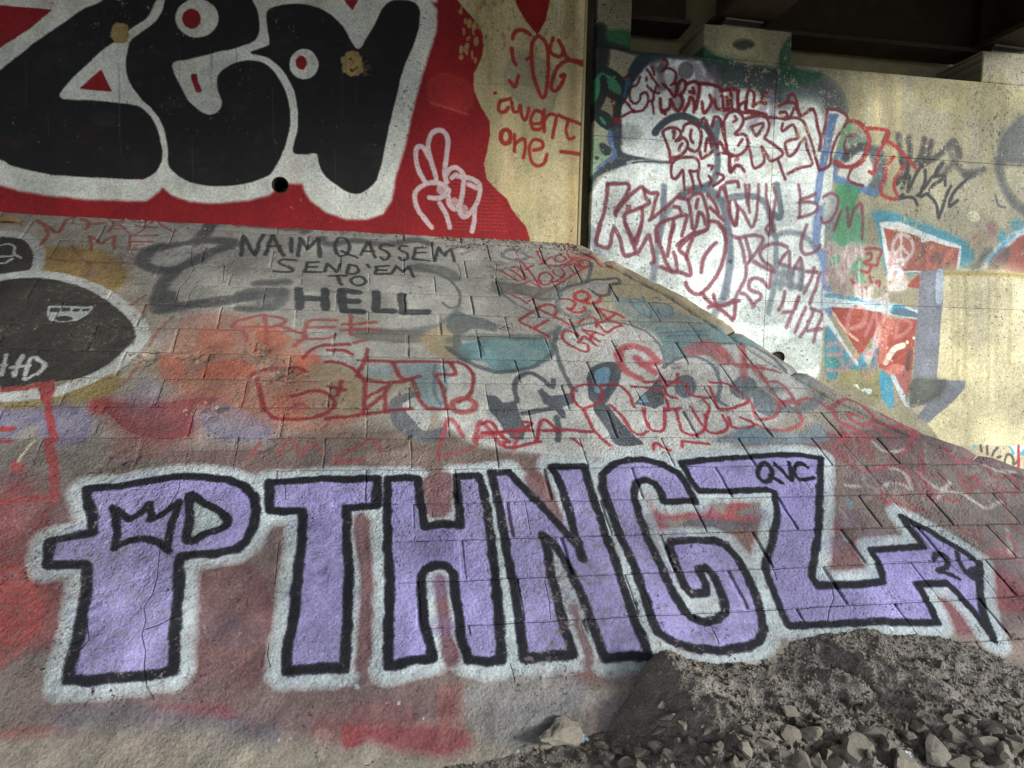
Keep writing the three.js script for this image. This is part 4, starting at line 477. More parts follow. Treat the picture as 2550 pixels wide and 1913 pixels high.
  b(); p.many([[380, 920, 520, 920, 630, 920, 660, 970, 600, 1090, 480, 1270, 480, 1330], [380, 920, 370, 1060, 330, 1280, 270, 1480, 230, 1659], [480, 1300, 600, 1150, 720, 1020, 820, 960, 850, 1010, 870, 1100, 920, 1160, 860, 1200, 700, 1270, 600, 1310, 600, 1400, 640, 1520, 720, 1640], [850, 990, 930, 1040, 1030, 1040, 990, 1160, 950, 1330, 920, 1390, 1080, 1270, 1200, 1160, 1300, 1060], [820, 1230, 820, 1400, 790, 1530, 720, 1659], [1300, 1100, 1420, 1130, 1440, 1250, 1460, 1400, 1470, 1490, 1520, 1470, 1550, 1290, 1610, 1330, 1640, 1440], [1420, 1130, 1500, 1060, 1590, 1060, 1640, 1180, 1680, 1370, 1660, 1500, 1500, 1590, 1340, 1659], [1340, 1590, 1370, 1450, 1400, 1330, 1330, 1330, 1200, 1370, 1060, 1430, 1000, 1520, 1010, 1659], [1240, 1220, 1300, 1230, 1340, 1310], [1230, 1380, 1210, 1520, 1180, 1659], [1670, 1060, 1760, 1160, 1810, 1290], [1700, 1230, 1780, 1300, 1870, 1390], [1700, 1400, 1800, 1420, 1880, 1520, 1900, 1640], [1800, 1090, 1850, 960, 1910, 1080], [1910, 900, 2050, 890, 2074, 960], [1950, 1150, 1960, 1330, 2030, 1450, 2060, 1250], [1520, 1230, 1550, 1120]], 0.026, '#6f2f3a', ob);
  h(); p.many([[290, 0, 240, 190, 260, 260, 390, 290, 430, 150, 470, 40, 540, 190, 600, 390, 730, 370], [620, 0, 660, 120, 720, 260, 770, 160, 810, 0], [720, 260, 760, 370, 860, 200, 910, 130, 950, 280, 980, 450, 940, 490], [1010, 60, 1040, 200, 1090, 360, 1130, 470, 1200, 590], [1240, 0, 1190, 180, 1150, 400], [1060, 540, 1200, 600, 1320, 610, 1450, 640, 1400, 420, 1310, 300, 1500, 120, 1660, 60], [1230, 350, 1270, 480, 1270, 600], [1500, 120, 1430, 290, 1400, 420], [1280, 260, 1380, 180, 1500, 90], [1820, 0, 1890, 120, 1900, 280, 1860, 480, 1790, 650, 1680, 800, 1580, 880, 1480, 880, 1410, 800, 1390, 740], [1780, 230, 1680, 330, 1610, 450, 1590, 610], [1600, 880, 1680, 980, 1800, 1050, 1950, 1000, 2070, 980], [1750, 900, 1790, 1050, 1900, 1140, 1990, 1230], [2030, 1000, 2010, 1200], [1680, 1060, 1800, 1030]], 0.028, '#763b46', ob);
  d(); const o3 = { al: 0.78, soft: 0.01 }; p.many([[20, 0, 50, 180, 80, 330, 170, 520, 190, 350, 160, 200], [180, 260, 270, 360, 380, 540, 440, 330, 460, 0], [290, 0, 310, 200, 350, 350], [340, 0, 330, 260], [560, 0, 560, 150, 600, 330, 620, 500, 600, 650, 560, 560, 620, 500, 660, 600], [650, 0, 680, 140, 660, 300, 630, 500], [980, 0, 1000, 130, 990, 380, 970, 420], [1010, 190, 1200, 120], [980, 230, 1130, 220, 1220, 260, 1190, 350, 990, 420], [1300, 160, 1400, 110, 1480, 160, 1470, 320, 1390, 460, 1300, 490, 1270, 430], [1690, 340, 1780, 240, 1800, 400, 1800, 700], [1430, 580, 1530, 340], [1610, 300, 1630, 540, 1680, 350]], 0.022, '#6d3743', o3);
  p.many([[110, 650, 210, 690, 300, 660, 420, 650, 520, 700, 460, 820, 380, 940, 310, 1040, 290, 1200, 200, 1380, 130, 1500, 20, 1560], [200, 690, 260, 850, 280, 1000], [290, 690, 340, 850, 350, 960], [830, 800, 720, 760, 590, 770, 500, 830, 480, 920, 540, 1000, 640, 1070, 620, 1180, 600, 1330, 530, 1250, 450, 1210, 370, 1220, 330, 1300, 370, 1370, 470, 1400, 490, 1460, 420, 1520, 400, 1560, 300, 1420, 240, 1400], [400, 990, 560, 1080, 670, 1120], [730, 1010, 850, 850, 860, 1020, 830, 1220], [740, 1030, 860, 1050], [1000, 950, 900, 1130, 870, 1300], [1010, 950, 1030, 1150, 1000, 1350], [900, 1080, 1020, 1090], [1180, 1070, 1130, 1240, 1050, 1400], [1080, 1120, 1250, 1130], [1250, 1140, 1200, 1330, 1120, 1530], [1080, 520, 1040, 650, 1010, 780, 1040, 880, 1120, 890, 1200, 850, 1260, 780], [800, 1380, 770, 1520, 720, 1620], [980, 1460, 930, 1600]], 0.026, '#754550', o3);
  f(); p.many([[200, 200, 120, 400, 40, 600], [290, 340, 220, 500, 150, 660], [360, 340, 380, 420, 300, 600, 220, 720], [400, 360, 500, 400], [510, 430, 440, 600, 390, 790], [320, 640, 500, 620], [0, 400, 120, 390]], 0.026, '#7b4a56', o3);
  d(); p.many([[790, 1060, 770, 1200, 740, 1340], [880, 1100, 870, 1330], [1010, 1060, 1000, 1330], [740, 1150, 900, 1160], [700, 1260, 1060, 1330]], 0.045, '#6d787b', { al: 0.7, soft: 0.02 });
  // ------------- right of the silver: rust letters with white and teal rims
  e(); p.f([130, 680, 380, 690, 700, 800, 1000, 920, 1330, 1080, 1330, 1300, 1410, 1420, 1250, 1430, 500, 1430, 330, 1430, 260, 1200, 190, 820], TEAL, { al: 0.85, soft: 0.05 });
  p.f([215, 800, 350, 790, 480, 800, 740, 910, 1000, 1010, 1260, 1110, 1240, 1380, 1200, 1430, 320, 1430, 270, 1180, 240, 950], '#c3c8c2', { smooth: false, soft: 0.01 });
  p.f([258, 868, 440, 895, 400, 960, 310, 1090], RUST, { smooth: false }); p.f([560, 930, 740, 990, 740, 1060, 660, 1040], '#7d4238', { smooth: false }); p.f([740, 1050, 900, 1040, 1080, 1100, 1235, 1130, 1200, 1420, 500, 1420, 640, 1280, 670, 1130], '#8d5547', { smooth: false });
  for (let i = 0; i < 26; i++) { const x = 700 + 480 * hsh(i, 61), y = 1090 + 300 * hsh(i, 62); p.s([x, y, x - 60, y + 80], 0.02 + 0.03 * hsh(i, 63), i % 2 ? '#b06a55' : '#5d4a48', { al: 0.5, soft: 0.02 }); }
  p.f([440, 895, 560, 930, 660, 1040, 740, 1060, 640, 1280, 500, 1420, 420, 1300, 330, 1200, 310, 1090, 400, 960], '#8f5244', { smooth: false, al: 0.9 });
  p.es(510, 1120, 130, 165, 0.026, '#c3c4bd', { al: 0.65 }); p.many([[490, 900, 480, 1290], [480, 1120, 400, 1220], [490, 1110, 590, 1220]], 0.022, '#c9cdc6', { al: 0.7 });
  p.f([300, 1200, 430, 1180, 540, 1290, 500, 1380, 560, 1520, 540, 1659, 330, 1659, 330, 1400], '#d8d0cb', { al: 0.6, soft: 0.03 });
  for (let i = 0; i < 30; i++) { const x = 330 + 220 * hsh(i, 71), y = 1200 + 440 * hsh(i, 72); p.e(x, y, 8 + 22 * hsh(i, 73), 14 + 40 * hsh(i, 74), i % 3 ? '#c98f84' : '#efece8', { al: 0.6 }); }
  p.f([560, 1620, 730, 1440, 730, 1659], RUST, { smooth: false });
  p.f([1500, 1440, 1660, 1250, 1800, 1110, 1950, 980, 2080, 900, 2080, 1470], '#87493c', { al: 0.95, smooth: false }); p.s([1500, 1440, 1650, 1260, 1800, 1110, 1950, 970, 2074, 900], 0.05, '#c9d3d2', { al: 0.9, soft: 0.02 }); p.s([1600, 1290, 1800, 1100, 1940, 960], 0.03, '#4b93ad', { al: 0.8, soft: 0.02 }); p.e(1990, 830, 80, 70, TEAL, { al: 0.6, soft: 0.05 }); p.e(1790, 980, 40, 70, TEAL, { al: 0.7, soft: 0.04 }); p.e(1360, 1240, 70, 70, TEAL, { al: 0.7, soft: 0.04 }); p.f([1650, 1270, 1820, 1120, 1900, 1200, 1780, 1380, 1640, 1360], '#4c4746', { al: 0.7, soft: 0.04 });
  p.s([1480, 1380, 1560, 1230, 1640, 1160], 0.05, '#46494a', { al: 0.7, soft: 0.03 }); p.e(1450, 1380, 60, 40, '#3f4040', { al: 0.7, soft: 0.04 });
  p.e(1660, 880, 55, 90, '#855a60', { al: 0.7, soft: 0.03 }); p.e(1500, 1010, 120, 60, '#8a6a5a', { al: 0.35, soft: 0.08 });
  // black hand tag
  const TG = '#2a2c2b', to = { al: 0.92, soft: 0.008 };
  p.many([[480, 0, 500, 80, 470, 200, 420, 310, 490, 250, 540, 180, 520, 330, 500, 350], [580, -40, 570, 150, 560, 230], [600, 200, 580, 390, 640, 260, 700, 140, 760, 50], [770, 60, 800, 150, 790, 280, 720, 430, 690, 440], [720, 430, 800, 330, 890, 220, 990, 190, 1050, 200, 1060, 320], [750, 460, 830, 410, 900, 320, 1030, 230], [830, 430, 900, 500, 950, 600, 970, 740, 1010, 640, 1070, 450, 1130, 330], [1220, 510, 1110, 580, 1140, 460, 1250, 320, 1380, 200], [510, 440, 450, 490, 560, 470, 650, 480, 690, 560], [930, 190, 960, 100, 1010, 30]], 0.024, TG, to);
  p.e(685, 632, 16, 22, TG); p.many([[1040, 170, 1110, 80, 1180, 40, 1260, 100, 1330, 170, 1560, 120], [1330, 190, 1420, 180]], 0.04, '#3a3b38', { al: 0.75, soft: 0.035 });
  p.c(1850, 0); p.many([[1070, 930, 1085, 1040, 1110, 1130], [1140, 950, 1150, 1060, 1130, 1170], [1250, 960, 1230, 1070, 1190, 1120], [1300, 980, 1270, 1080], [1240, 1130, 1330, 1080, 1420, 1000, 1450, 980, 1490, 1060]], 0.035, '#33342f', { al: 0.85, soft: 0.03 });
  p.many([[1200, 1120, 1250, 1140, 1240, 1060], [1330, 1210, 1380, 1120]], 0.025, '#33342f', { al: 0.8 }); p.f([1400, 1000, 1460, 960, 1500, 1080, 1440, 1100], '#50514a', { al: 0.6, soft: 0.04 });
  p.f([1760, 1100, 1790, 950, 1860, 860, 1960, 800, 1960, 1100, 1850, 1110], '#4c4e4a', { al: 0.85, soft: 0.07 }); p.s([1760, 1120, 1780, 1230, 1830, 1340, 1900, 1420, 1960, 1460], 0.06, '#46484a', { al: 0.8, soft: 0.04 }); p.s([1740, 1340, 1760, 1410, 1810, 1430], 0.02, '#46484a', { al: 0.7 });
  p.many([[730, 830, 790, 840, 840, 890, 870, 960, 850, 1060, 800, 1130, 720, 1150, 640, 1110], [860, 880, 1000, 900, 980, 970, 940, 1040, 920, 1110, 900, 1190, 870, 1180], [980, 960, 1080, 1030, 1160, 1120, 1190, 1160], [1040, 1080, 980, 1160, 990, 1190, 950, 1290, 970, 1350, 1060, 1365, 1040, 1260, 1110, 1140]], 0.028, '#8e2b2a', { al: 0.9 });
  p.e(1590, 1490, 42, 36, '#b9b494', { al: 0.9, soft: 0.01 });
  // lower rust panels
  f(); p.f([520, 120, 700, 200, 1050, 230, 1450, 300, 1740, 380, 1740, 480, 1300, 410, 1000, 350, 600, 320, 520, 340], '#b9c8c6', { al: 0.95, soft: 0.02, smooth: false }); p.s([560, 180, 800, 210, 1060, 250, 1250, 290], 0.03, TEAL, { al: 0.8 });
  p.f([1400, 390, 1450, 330, 1560, 340, 1740, 420, 1740, 470, 1420, 430], '#57707a', {}); p.s([1400, 390, 1450, 325, 1560, 335], 0.02, '#4a93aa');
  p.f([620, 335, 850, 345, 1270, 400, 1300, 480, 1300, 900, 1230, 1080, 1150, 700, 1000, 980, 800, 640], '#93493c', { smooth: false }); p.f([1300, 480, 1735, 490, 1690, 840, 1670, 1150, 1240, 1120, 1300, 800], '#9a4d3d', { smooth: false });
  p.f([530, 380, 640, 560, 790, 820, 980, 1080, 960, 1140, 800, 940, 620, 640, 530, 560], '#c7cfc8', { smooth: false, soft: 0.012 });
  p.f([560, 600, 700, 760, 880, 1000, 960, 1140, 820, 1130, 720, 1230, 560, 1200], '#47808f', { al: 0.85, soft: 0.02 }); p.f([560, 1000, 700, 980, 720, 1100, 640, 1160, 560, 1130], '#3c8577', { al: 0.6, soft: 0.03 });
  p.f([1000, 960, 1060, 940, 1080, 1100, 1070, 1230, 960, 1160], '#4a86a2', { al: 0.85 }); p.f([1050, 950, 1150, 860, 1180, 700, 1240, 560, 1240, 800, 1100, 1060], '#c2b6b2', { al: 0.8, soft: 0.02 }); p.f([1130, 1100, 1180, 900, 1230, 870, 1220, 1100, 1160, 1220], '#46788a', { al: 0.85 });
  p.f([720, 1230, 960, 1150, 1250, 1200, 1260, 1500, 1000, 1420, 800, 1320], '#8a8650', { al: 0.6, soft: 0.04 }); p.f([900, 1330, 960, 1330, 1000, 1410], '#d6dcd8', { smooth: false }); p.f([1010, 1410, 1090, 1380, 1150, 1410, 1120, 1460], '#d6dcd8', {});
  p.f([1250, 1200, 1320, 1180, 1400, 1300, 1420, 1620, 1310, 1560, 1260, 1420], '#4791a8', { al: 0.95, soft: 0.01 }); p.f([1370, 1200, 1440, 1180, 1560, 1420, 1590, 1580, 1640, 1400, 1680, 1430, 1640, 1650, 1560, 1600, 1420, 1300], '#c7d0d0', { al: 0.9, smooth: false }); p.f([1420, 1160, 1660, 1150, 1640, 1400, 1580, 1480, 1500, 1330], '#a65f57', { al: 0.9, smooth: false });
  p.many([[830, 600, 870, 380, 970, 330, 1080, 420, 1000, 560, 850, 620], [1060, 700, 1140, 520, 1200, 420, 1230, 720], [1010, 590, 1060, 540], [1450, 740, 1490, 520, 1620, 510, 1650, 580, 1590, 660, 1480, 720], [570, 830, 700, 800, 770, 860, 720, 940, 580, 960], [720, 980, 770, 1080, 720, 1150, 570, 1140], [720, 1190, 820, 1120, 900, 1000, 930, 960], [1060, 920, 1150, 940, 1210, 1000, 1150, 1200, 1060, 1240, 1030, 1140]], 0.03, '#b27f7c', { al: 0.65, soft: 0.012 });
  p.many([[650, 420, 800, 620, 960, 760], [1320, 1040, 1400, 920, 1540, 830]], 0.02, '#d9b09a', { al: 0.8 }); p.s([1330, 1050, 1380, 950, 1450, 870, 1550, 830], 0.045, '#e2e2c4', { al: 0.95 }); p.e(1605, 790, 16, 26, '#e2e2c4'); p.e(1690, 735, 16, 22, '#e2e2c4');
  p.f([1250, 480, 1330, 440, 1440, 520, 1350, 700, 1330, 1000, 1260, 1060, 1250, 800], '#c98b79', { al: 0.5, soft: 0.04 });
  for (let i = 0; i < 40; i++) { const x = 1240 + 170 * hsh(i, 81), y = 360 + 700 * hsh(i, 82); p.e(x, y, 5 + 18 * hsh(i, 83), 6 + 20 * hsh(i, 84), i % 2 ? '#d9cfc9' : '#c27a66', { al: 0.5 }); }
  p.f([1310, 1140, 1420, 1080, 1560, 1100, 1500, 1180, 1360, 1200], '#d98a78', { al: 0.8, soft: 0.02 }); p.many([[1310, 1150, 1420, 1060, 1560, 940, 1700, 840]], 0.02, '#b8554a', { al: 0.7 }); p.s([1640, 900, 1620, 1000, 1610, 1120], 0.03, '#44464c', { al: 0.7, soft: 0.02 });
  d(); p.f([1340, 760, 1450, 740, 1560, 820, 1660, 740, 1840, 800, 1800, 900, 1700, 1000, 1600, 1200, 1640, 1320, 1560, 1480, 1540, 1350, 1440, 1420, 1420, 1250, 1290, 1230, 1360, 1060], '#a3918f', { al: 0.6, soft: 0.03 });
  p.f([1380, 960, 1500, 900, 1500, 1000, 1400, 1050], '#4c9068', { al: 0.8 }); p.f([1660, 1100, 1740, 960, 1800, 1000, 1800, 1240, 1720, 1240], '#4c8a66', { al: 0.75, soft: 0.02 }); p.many([[1860, 890, 1910, 880, 1920, 950, 1820, 1010, 1990, 1040, 2010, 960, 2050, 860, 1950, 820, 1850, 830], [1780, 1110, 1880, 1130, 1920, 1060], [1900, 1180, 1930, 1280, 2020, 1240, 2020, 1300], [1660, 1230, 1720, 1300, 1840, 1330]], 0.024, '#86383c', { al: 0.8 });
  p.f([1700, 1290, 1820, 1320, 1860, 1480, 1880, 1340, 1960, 1280, 1920, 1500, 2060, 1440, 2120, 1400, 2120, 1540, 1880, 1520, 1720, 1420], '#c9bdb8', { al: 0.65, soft: 0.02 });
  for (let i = 0; i < 30; i++) { const x = 1340 + 480 * hsh(i, 91), y = 760 + 560 * hsh(i, 92); p.s([x, y, x + 4, y + 60 + 90 * hsh(i, 93)], 0.008 + 0.012 * hsh(i, 94), i % 3 ? '#c9b4b6' : '#8c6670', { al: 0.6, soft: 0.006 }); }
  for (const [x0, y0] of [[620, 1190], [1180, 560], [1420, 980], [2020, 560]]) { b(); for (let i = 0; i < 4; i++) p.s([x0 + 18 * i, y0, x0 + 18 * i, y0 + 40 + 60 * hsh(i, 15)], 0.006, '#8a3238', { soft: 0.002 }); }
  // grey arrow and yellow field
  p.c(1850, 500); p.f([1385, 480, 1490, 490, 1560, 485, 2000, 500, 2300, 500, 2300, 1690, 1690, 1690, 1390, 1690, 1270, 1530, 1350, 1000], '#c9be94', { smooth: false }); p.f([1390, 490, 1930, 520, 1930, 900, 1700, 980, 1500, 900, 1400, 700], '#bcb28e', { al: 0.8, soft: 0.12 });
  for (let i = 0; i < 12; i++) { const x = 1420 + 480 * hsh(i, 23); p.s([x, 520, x + 4, 760, x - 3, 900 + 500 * hsh(i, 24)], 0.01 + 0.03 * hsh(i, 25), i % 2 ? '#8f8350' : '#cfc18c', { al: 0.35, soft: 0.02 }); }
  p.s([1390, 495, 1600, 500, 1936, 515], 0.03, '#8d7328', { al: 0.6, soft: 0.02 });
  p.f([1225, 480, 1385, 480, 1375, 700, 1350, 1000, 1336, 1230, 1530, 1240, 1525, 1290, 1440, 1390, 1270, 1530, 1200, 1490, 1160, 1410, 1190, 960, 1210, 700], '#74767a', { smooth: false, soft: 0.004 }); p.f([1335, 490, 1382, 490, 1370, 690, 1330, 690], '#a3adb5', { al: 0.8 }); p.f([1165, 1240, 1290, 1230, 1400, 1250, 1340, 1350, 1200, 1400, 1150, 1400], '#4e4f42', { al: 0.7, soft: 0.05 });
  p.f([1160, 1430, 1270, 1400, 1200, 1480], '#b3a98c', { al: 0.8, smooth: false });
  p.c(2350, 1000, 0.21008); p.f([230, 512, 952, 520, 952, 1000, 300, 1000], '#b5a988', { smooth: false }); p.f([330, 515, 400, 515, 370, 580], '#6aa0ae', { al: 0.8, smooth: false }); p.many([[440, 520, 450, 590], [515, 530, 515, 620], [640, 550, 600, 590, 575, 640], [725, 720, 740, 640, 790, 630, 825, 680, 830, 745, 880, 700, 890, 640], [640, 660, 670, 650]], 0.02, '#55534a', { soft: 0.004 }); p.f([800, 525, 870, 520, 850, 640, 810, 580], '#e0e4e2', { smooth: false }); p.f([890, 520, 952, 525, 952, 610, 900, 640], '#d8e0e0', { smooth: false }); p.f([760, 530, 800, 530, 850, 610, 830, 640], '#5f9aa8', { smooth: false }); p.f([910, 600, 952, 560, 952, 640, 900, 640], '#5f9aa8', { smooth: false }); p.s([885, 525, 890, 650, 885, 800], 0.02, '#a33540', {});
  // sprayed ring on the bearing block
  p.c(1700, 0, 0.38427); p.f([140, 190, 250, 150, 640, 190, 700, 220, 690, 350, 600, 410, 420, 410, 180, 340, 135, 280], '#a9a47a', { al: 0.7, soft: 0.03 }); p.e(395, 283, 68, 36, '#3b4030', { soft: 0.02, al: 0.9 }); p.es(400, 285, 95, 60, 0.05, '#a8a680', { al: 0.7, soft: 0.03 }); p.f([640, 330, 720, 220, 720, 440, 900, 480, 700, 560, 630, 520, 630, 420], '#27523c', { al: 0.75, soft: 0.04 }); p.f([130, 300, 200, 350, 330, 400, 250, 420, 130, 380], '#2c5240', { al: 0.7, soft: 0.04 });
}
// broken places: (u, v, radius, depth)
const PITS = [[700, 925, 0.13, 0.02], [640, 870, 0.09, 0.016], [480, 880, 0.10, 0.018], [370, 890, 0.08, 0.02], [1140, 612, 0.12, 0.02], [1000, 965, 0.07, 0.014], [1010, 1075, 0.06, 0.02], [290, 1155, 0.14, 0.018], [520, 1020, 0.10, 0.016], [660, 1120, 0.12, 0.014], [740, 1150, 0.08, 0.015], [980, 1110, 0.1, 0.014], [830, 1260, 0.06, 0.015], [1090, 1310, 0.06, 0.012], [215, 1500, 0.1, 0.009], [205, 1590, 0.08, 0.008], [1130, 1240, 0.06, 0.012], [1440, 620, 0.1, 0.02], [800, 1430, 0.05, 0.012], [1050, 1180, 0.08, 0.012], [2090, 1530, 0.1, 0.01], [1930, 1430, 0.05, 0.012]].map(([x, y, r, d]) => [...onPlane(x, y, SLOPE), r, d]);
function pit(u, v) { let s = 0; for (const [a, b, r, d] of PITS) { const q = ((u - a) ** 2 + (v - b) ** 2) / (r * r); if (q < 4) s += 1.2 * d * Math.exp(-q * 1.6) * clamp(fbm(u * 38, v * 38, 3, 0.6) * 2.6 - 0.75, 0, 1.4); } return s; }
{ // bared aggregate in the broken places
  const g = SP.g; g.setTransform(SP.sx, 0, 0, SP.sy, 0, 0);
  PITS.forEach(([u, v, r, d], n) => { if (v > 1.8) return; const N = Math.round(r * 1100); for (let i = 0; i < N; i++) { const a = hsh(i, n * 3 + 1) * 6.283, q = r * 0.95 * Math.sqrt(hsh(i, n * 3 + 2)), cu = u + q * Math.cos(a) * 1.3, cv = v + q * Math.sin(a) * 0.8, k = fbm(cu * 38, cv * 38, 3, 0.6); if (k < 0.5) continue; g.globalAlpha = 0.75; g.fillStyle = i % 4 === 0 ? '#b5ae9c' : i % 3 ? '#5a554a' : '#7c7564'; g.beginPath(); g.ellipse(cu - SP.u0, cv, 0.003 + 0.008 * hsh(i, 77), 0.003 + 0.006 * hsh(i, 78), a, 0, 6.3); g.fill(); } });
  g.globalAlpha = 1;
}
// ---------------------------------------------------------------- weathering of the painted sheets: ragged edges, grain, chips, pores
const rgb = (hex) => [parseInt(hex.slice(1, 3), 16), parseInt(hex.slice(3, 5), 16), parseInt(hex.slice(5, 7), 16)];
function weather(p, { conc, wear = 0.7, warp = 5, jit = 3, grain = 0.16, pore = 0.7, streak = 0, blotch = 0.14, gam = 1, pin = false, dust = 0 }) {
  const { w, h, g } = p, id = g.getImageData(0, 0, w, h), s = id.data, o = new Uint8ClampedArray(s.length), C = rgb(conc), DU = rgb('#8c867b');
  for (let y = 0, i = 0; y < h; y++) for (let x = 0; x < w; x++, i += 4) {
    const n1 = nt(NMID, x * 0.73 + 31, y * 0.73), n2 = nt(NMID, x * 0.73 + 217, y * 0.73 + 301), wh = nt(NWH, x + (y >> 9) * 131, y + (x >> 9) * 77), wh2 = nt(NWH, x + 255 + (y >> 9) * 57, y + 101 + (x >> 9) * 31);
    const xx = clamp((x + (n1 - 0.5) * warp + (wh - 0.5) * jit) | 0, 0, w - 1), yy = clamp((y + (n2 - 0.5) * warp + (wh2 - 0.5) * jit) | 0, 0, h - 1), k = (yy * w + xx) << 2;
    const f1 = nt(NFINE, x * 0.9, y * 0.9), b1 = nt(NBIG, x * 0.37 + 90, y * 0.37), b2 = nt(NBIG, x * 0.83, y * 0.83 + 200), m1 = nt(NMID, x * 1.37, y * 1.37 + 77);
    let wm = clamp((f1 * 0.45 + m1 * 0.55 + (b1 - 0.5) * 0.36 - wear) * 8, 0, 0.85);
    let mul = 1 + (f1 - 0.5) * grain * 1.3 + (wh - 0.5) * grain * 0.7 + (b2 - 0.5) * blotch * 2;
    if (streak) mul += (nt(NBIG, x * 1.9, y * 0.06 + 40) - 0.5) * streak;
    const pr = pin ? nt(NFINE, x * 0.55 + 300, y * 0.55 + 40) * 0.9 + nt(NBIG, x * 0.21, y * 0.21 + 5) * 0.16 : nt(NFINE, x * 0.61 + 300, y * 0.61 + 40) * 0.6 + nt(NMID, x * 0.21, y * 0.21 + 5) * 0.4;
    const dk = pr > pore ? clamp((pr - pore) * 12, 0, 0.75) : 0;   // dirt caught in air holes
    for (let c = 0; c < 3; c++) { let v = s[k + c]; if (dust) v += (DU[c] - v) * dust * (0.4 + 1.2 * b1) * (0.6 + 0.8 * m1); v += (C[c] * (0.85 + 0.3 * b2) - v) * wm; v *= mul; v += (34 - v) * dk; o[i + c] = gam === 1 ? v : 255 * Math.pow(Math.max(0, v) / 255, gam); }
    o[i + 3] = 255;
  }
  id.data.set(o); g.setTransform(1, 0, 0, 1, 0, 0); g.putImageData(id, 0, 0);
}
weather(SP, { conc: '#7d7070', wear: 0.66, warp: 9, jit: 5, grain: 0.24, pore: 0.71, blotch: 0.16, dust: 0.15, gam: 1.17 });
weather(P1, { conc: '#b7a272', wear: 0.77, warp: 4, jit: 3.5, grain: 0.24, pore: 0.81, pin: true, streak: 0.08, blotch: 0.12 });
weather(P2, { conc: '#a39a78', wear: 0.635, warp: 5, jit: 4, grain: 0.3, pore: 0.755, pin: true, streak: 0.1, blotch: 0.2 });
function canvasTex(cv) { const t = new THREE.CanvasTexture(cv); t.colorSpace = THREE.SRGBColorSpace; t.wrapS = t.wrapT = THREE.ClampToEdgeWrapping; t.anisotropy = 8; return t; }
function cut(p, ua, ub) { const x0 = Math.round((ua - p.u0) * p.sx), x1 = Math.round((ub - p.u0) * p.sx), c = document.createElement('canvas'); c.width = x1 - x0; c.height = p.h; c.getContext('2d').drawImage(p.cv, x0, 0, x1 - x0, p.h, 0, 0, x1 - x0, p.h); return c; }
// relief tables (grey = height), tiling
function reliefTex(n, fn) {
  const d = new Uint8Array(n * n * 4); for (let y = 0, i = 0; y < n; y++) for (let x = 0; x < n; x++, i += 4) { const v = clamp(fn(x, y), 0, 1) * 255; d[i] = d[i + 1] = d[i + 2] = v; d[i + 3] = 255; }
  const t = new THREE.DataTexture(d, n, n); t.magFilter = THREE.LinearFilter; t.minFilter = THREE.LinearMipmapLinearFilter; t.generateMipmaps = true; t.wrapS = t.wrapT = THREE.RepeatWrapping; t.channel = 1; t.needsUpdate = true; return t;
}
const R1 = tileNoise(1024, 64, 4, 0.62), R2n = tileNoise(1024, 12, 5, 0.5), R3 = tileNoise(1024, 160, 2, 0.7);
const roughRelief = reliefTex(1024, (x, y) => { const i = y * 1024 + x; const pit = clamp((R3[i] - 0.68) * 4, 0, 1); return 0.15 + R1[i] * 0.45 + R2n[i] * 0.4 - pit * 0.3; });
const castRelief = reliefTex(1024, (x, y) => { const i = y * 1024 + x, j = ((y >> 4) & 1023) * 1024 + x; const pit = clamp((R3[i] - 0.8) * 8, 0, 1); return 0.45 + 0.2 * R1[j] + 0.25 * R2n[i] + 0.1 * R1[i] - pit * 0.5; });
function tintTex(a, b, scale = 1, alt = R2n) {   // tiling mottled colour
  const n = 512, d = new Uint8Array(n * n * 4), A = rgb(a), B = rgb(b);
  for (let y = 0, i = 0; y < n; y++) for (let x = 0; x < n; x++, i += 4) { const t = clamp(0.6 * alt[(y * 2) * 1024 + x * 2] + 0.25 * R1[(y * 2) * 1024 + x * 2] + 0.3 * (nt(NWH, x, y) - 0.5) + 0.1, 0, 1); for (let c = 0; c < 3; c++) d[i + c] = mix(A[c], B[c], t); d[i + 3] = 255; }
  const t = new THREE.DataTexture(d, n, n); t.colorSpace = THREE.SRGBColorSpace; t.magFilter = THREE.LinearFilter; t.minFilter = THREE.LinearMipmapLinearFilter; t.generateMipmaps = true; t.wrapS = t.wrapT = THREE.RepeatWrapping; t.channel = 1; t.needsUpdate = true; return t;
}
const std = (o) => new THREE.MeshPhysicalMaterial({ roughness: 0.92, metalness: 0, specularIntensity: 0.45, ...o });
const SA = [-2.45, 0.85], SB = [0.45, 3.75];
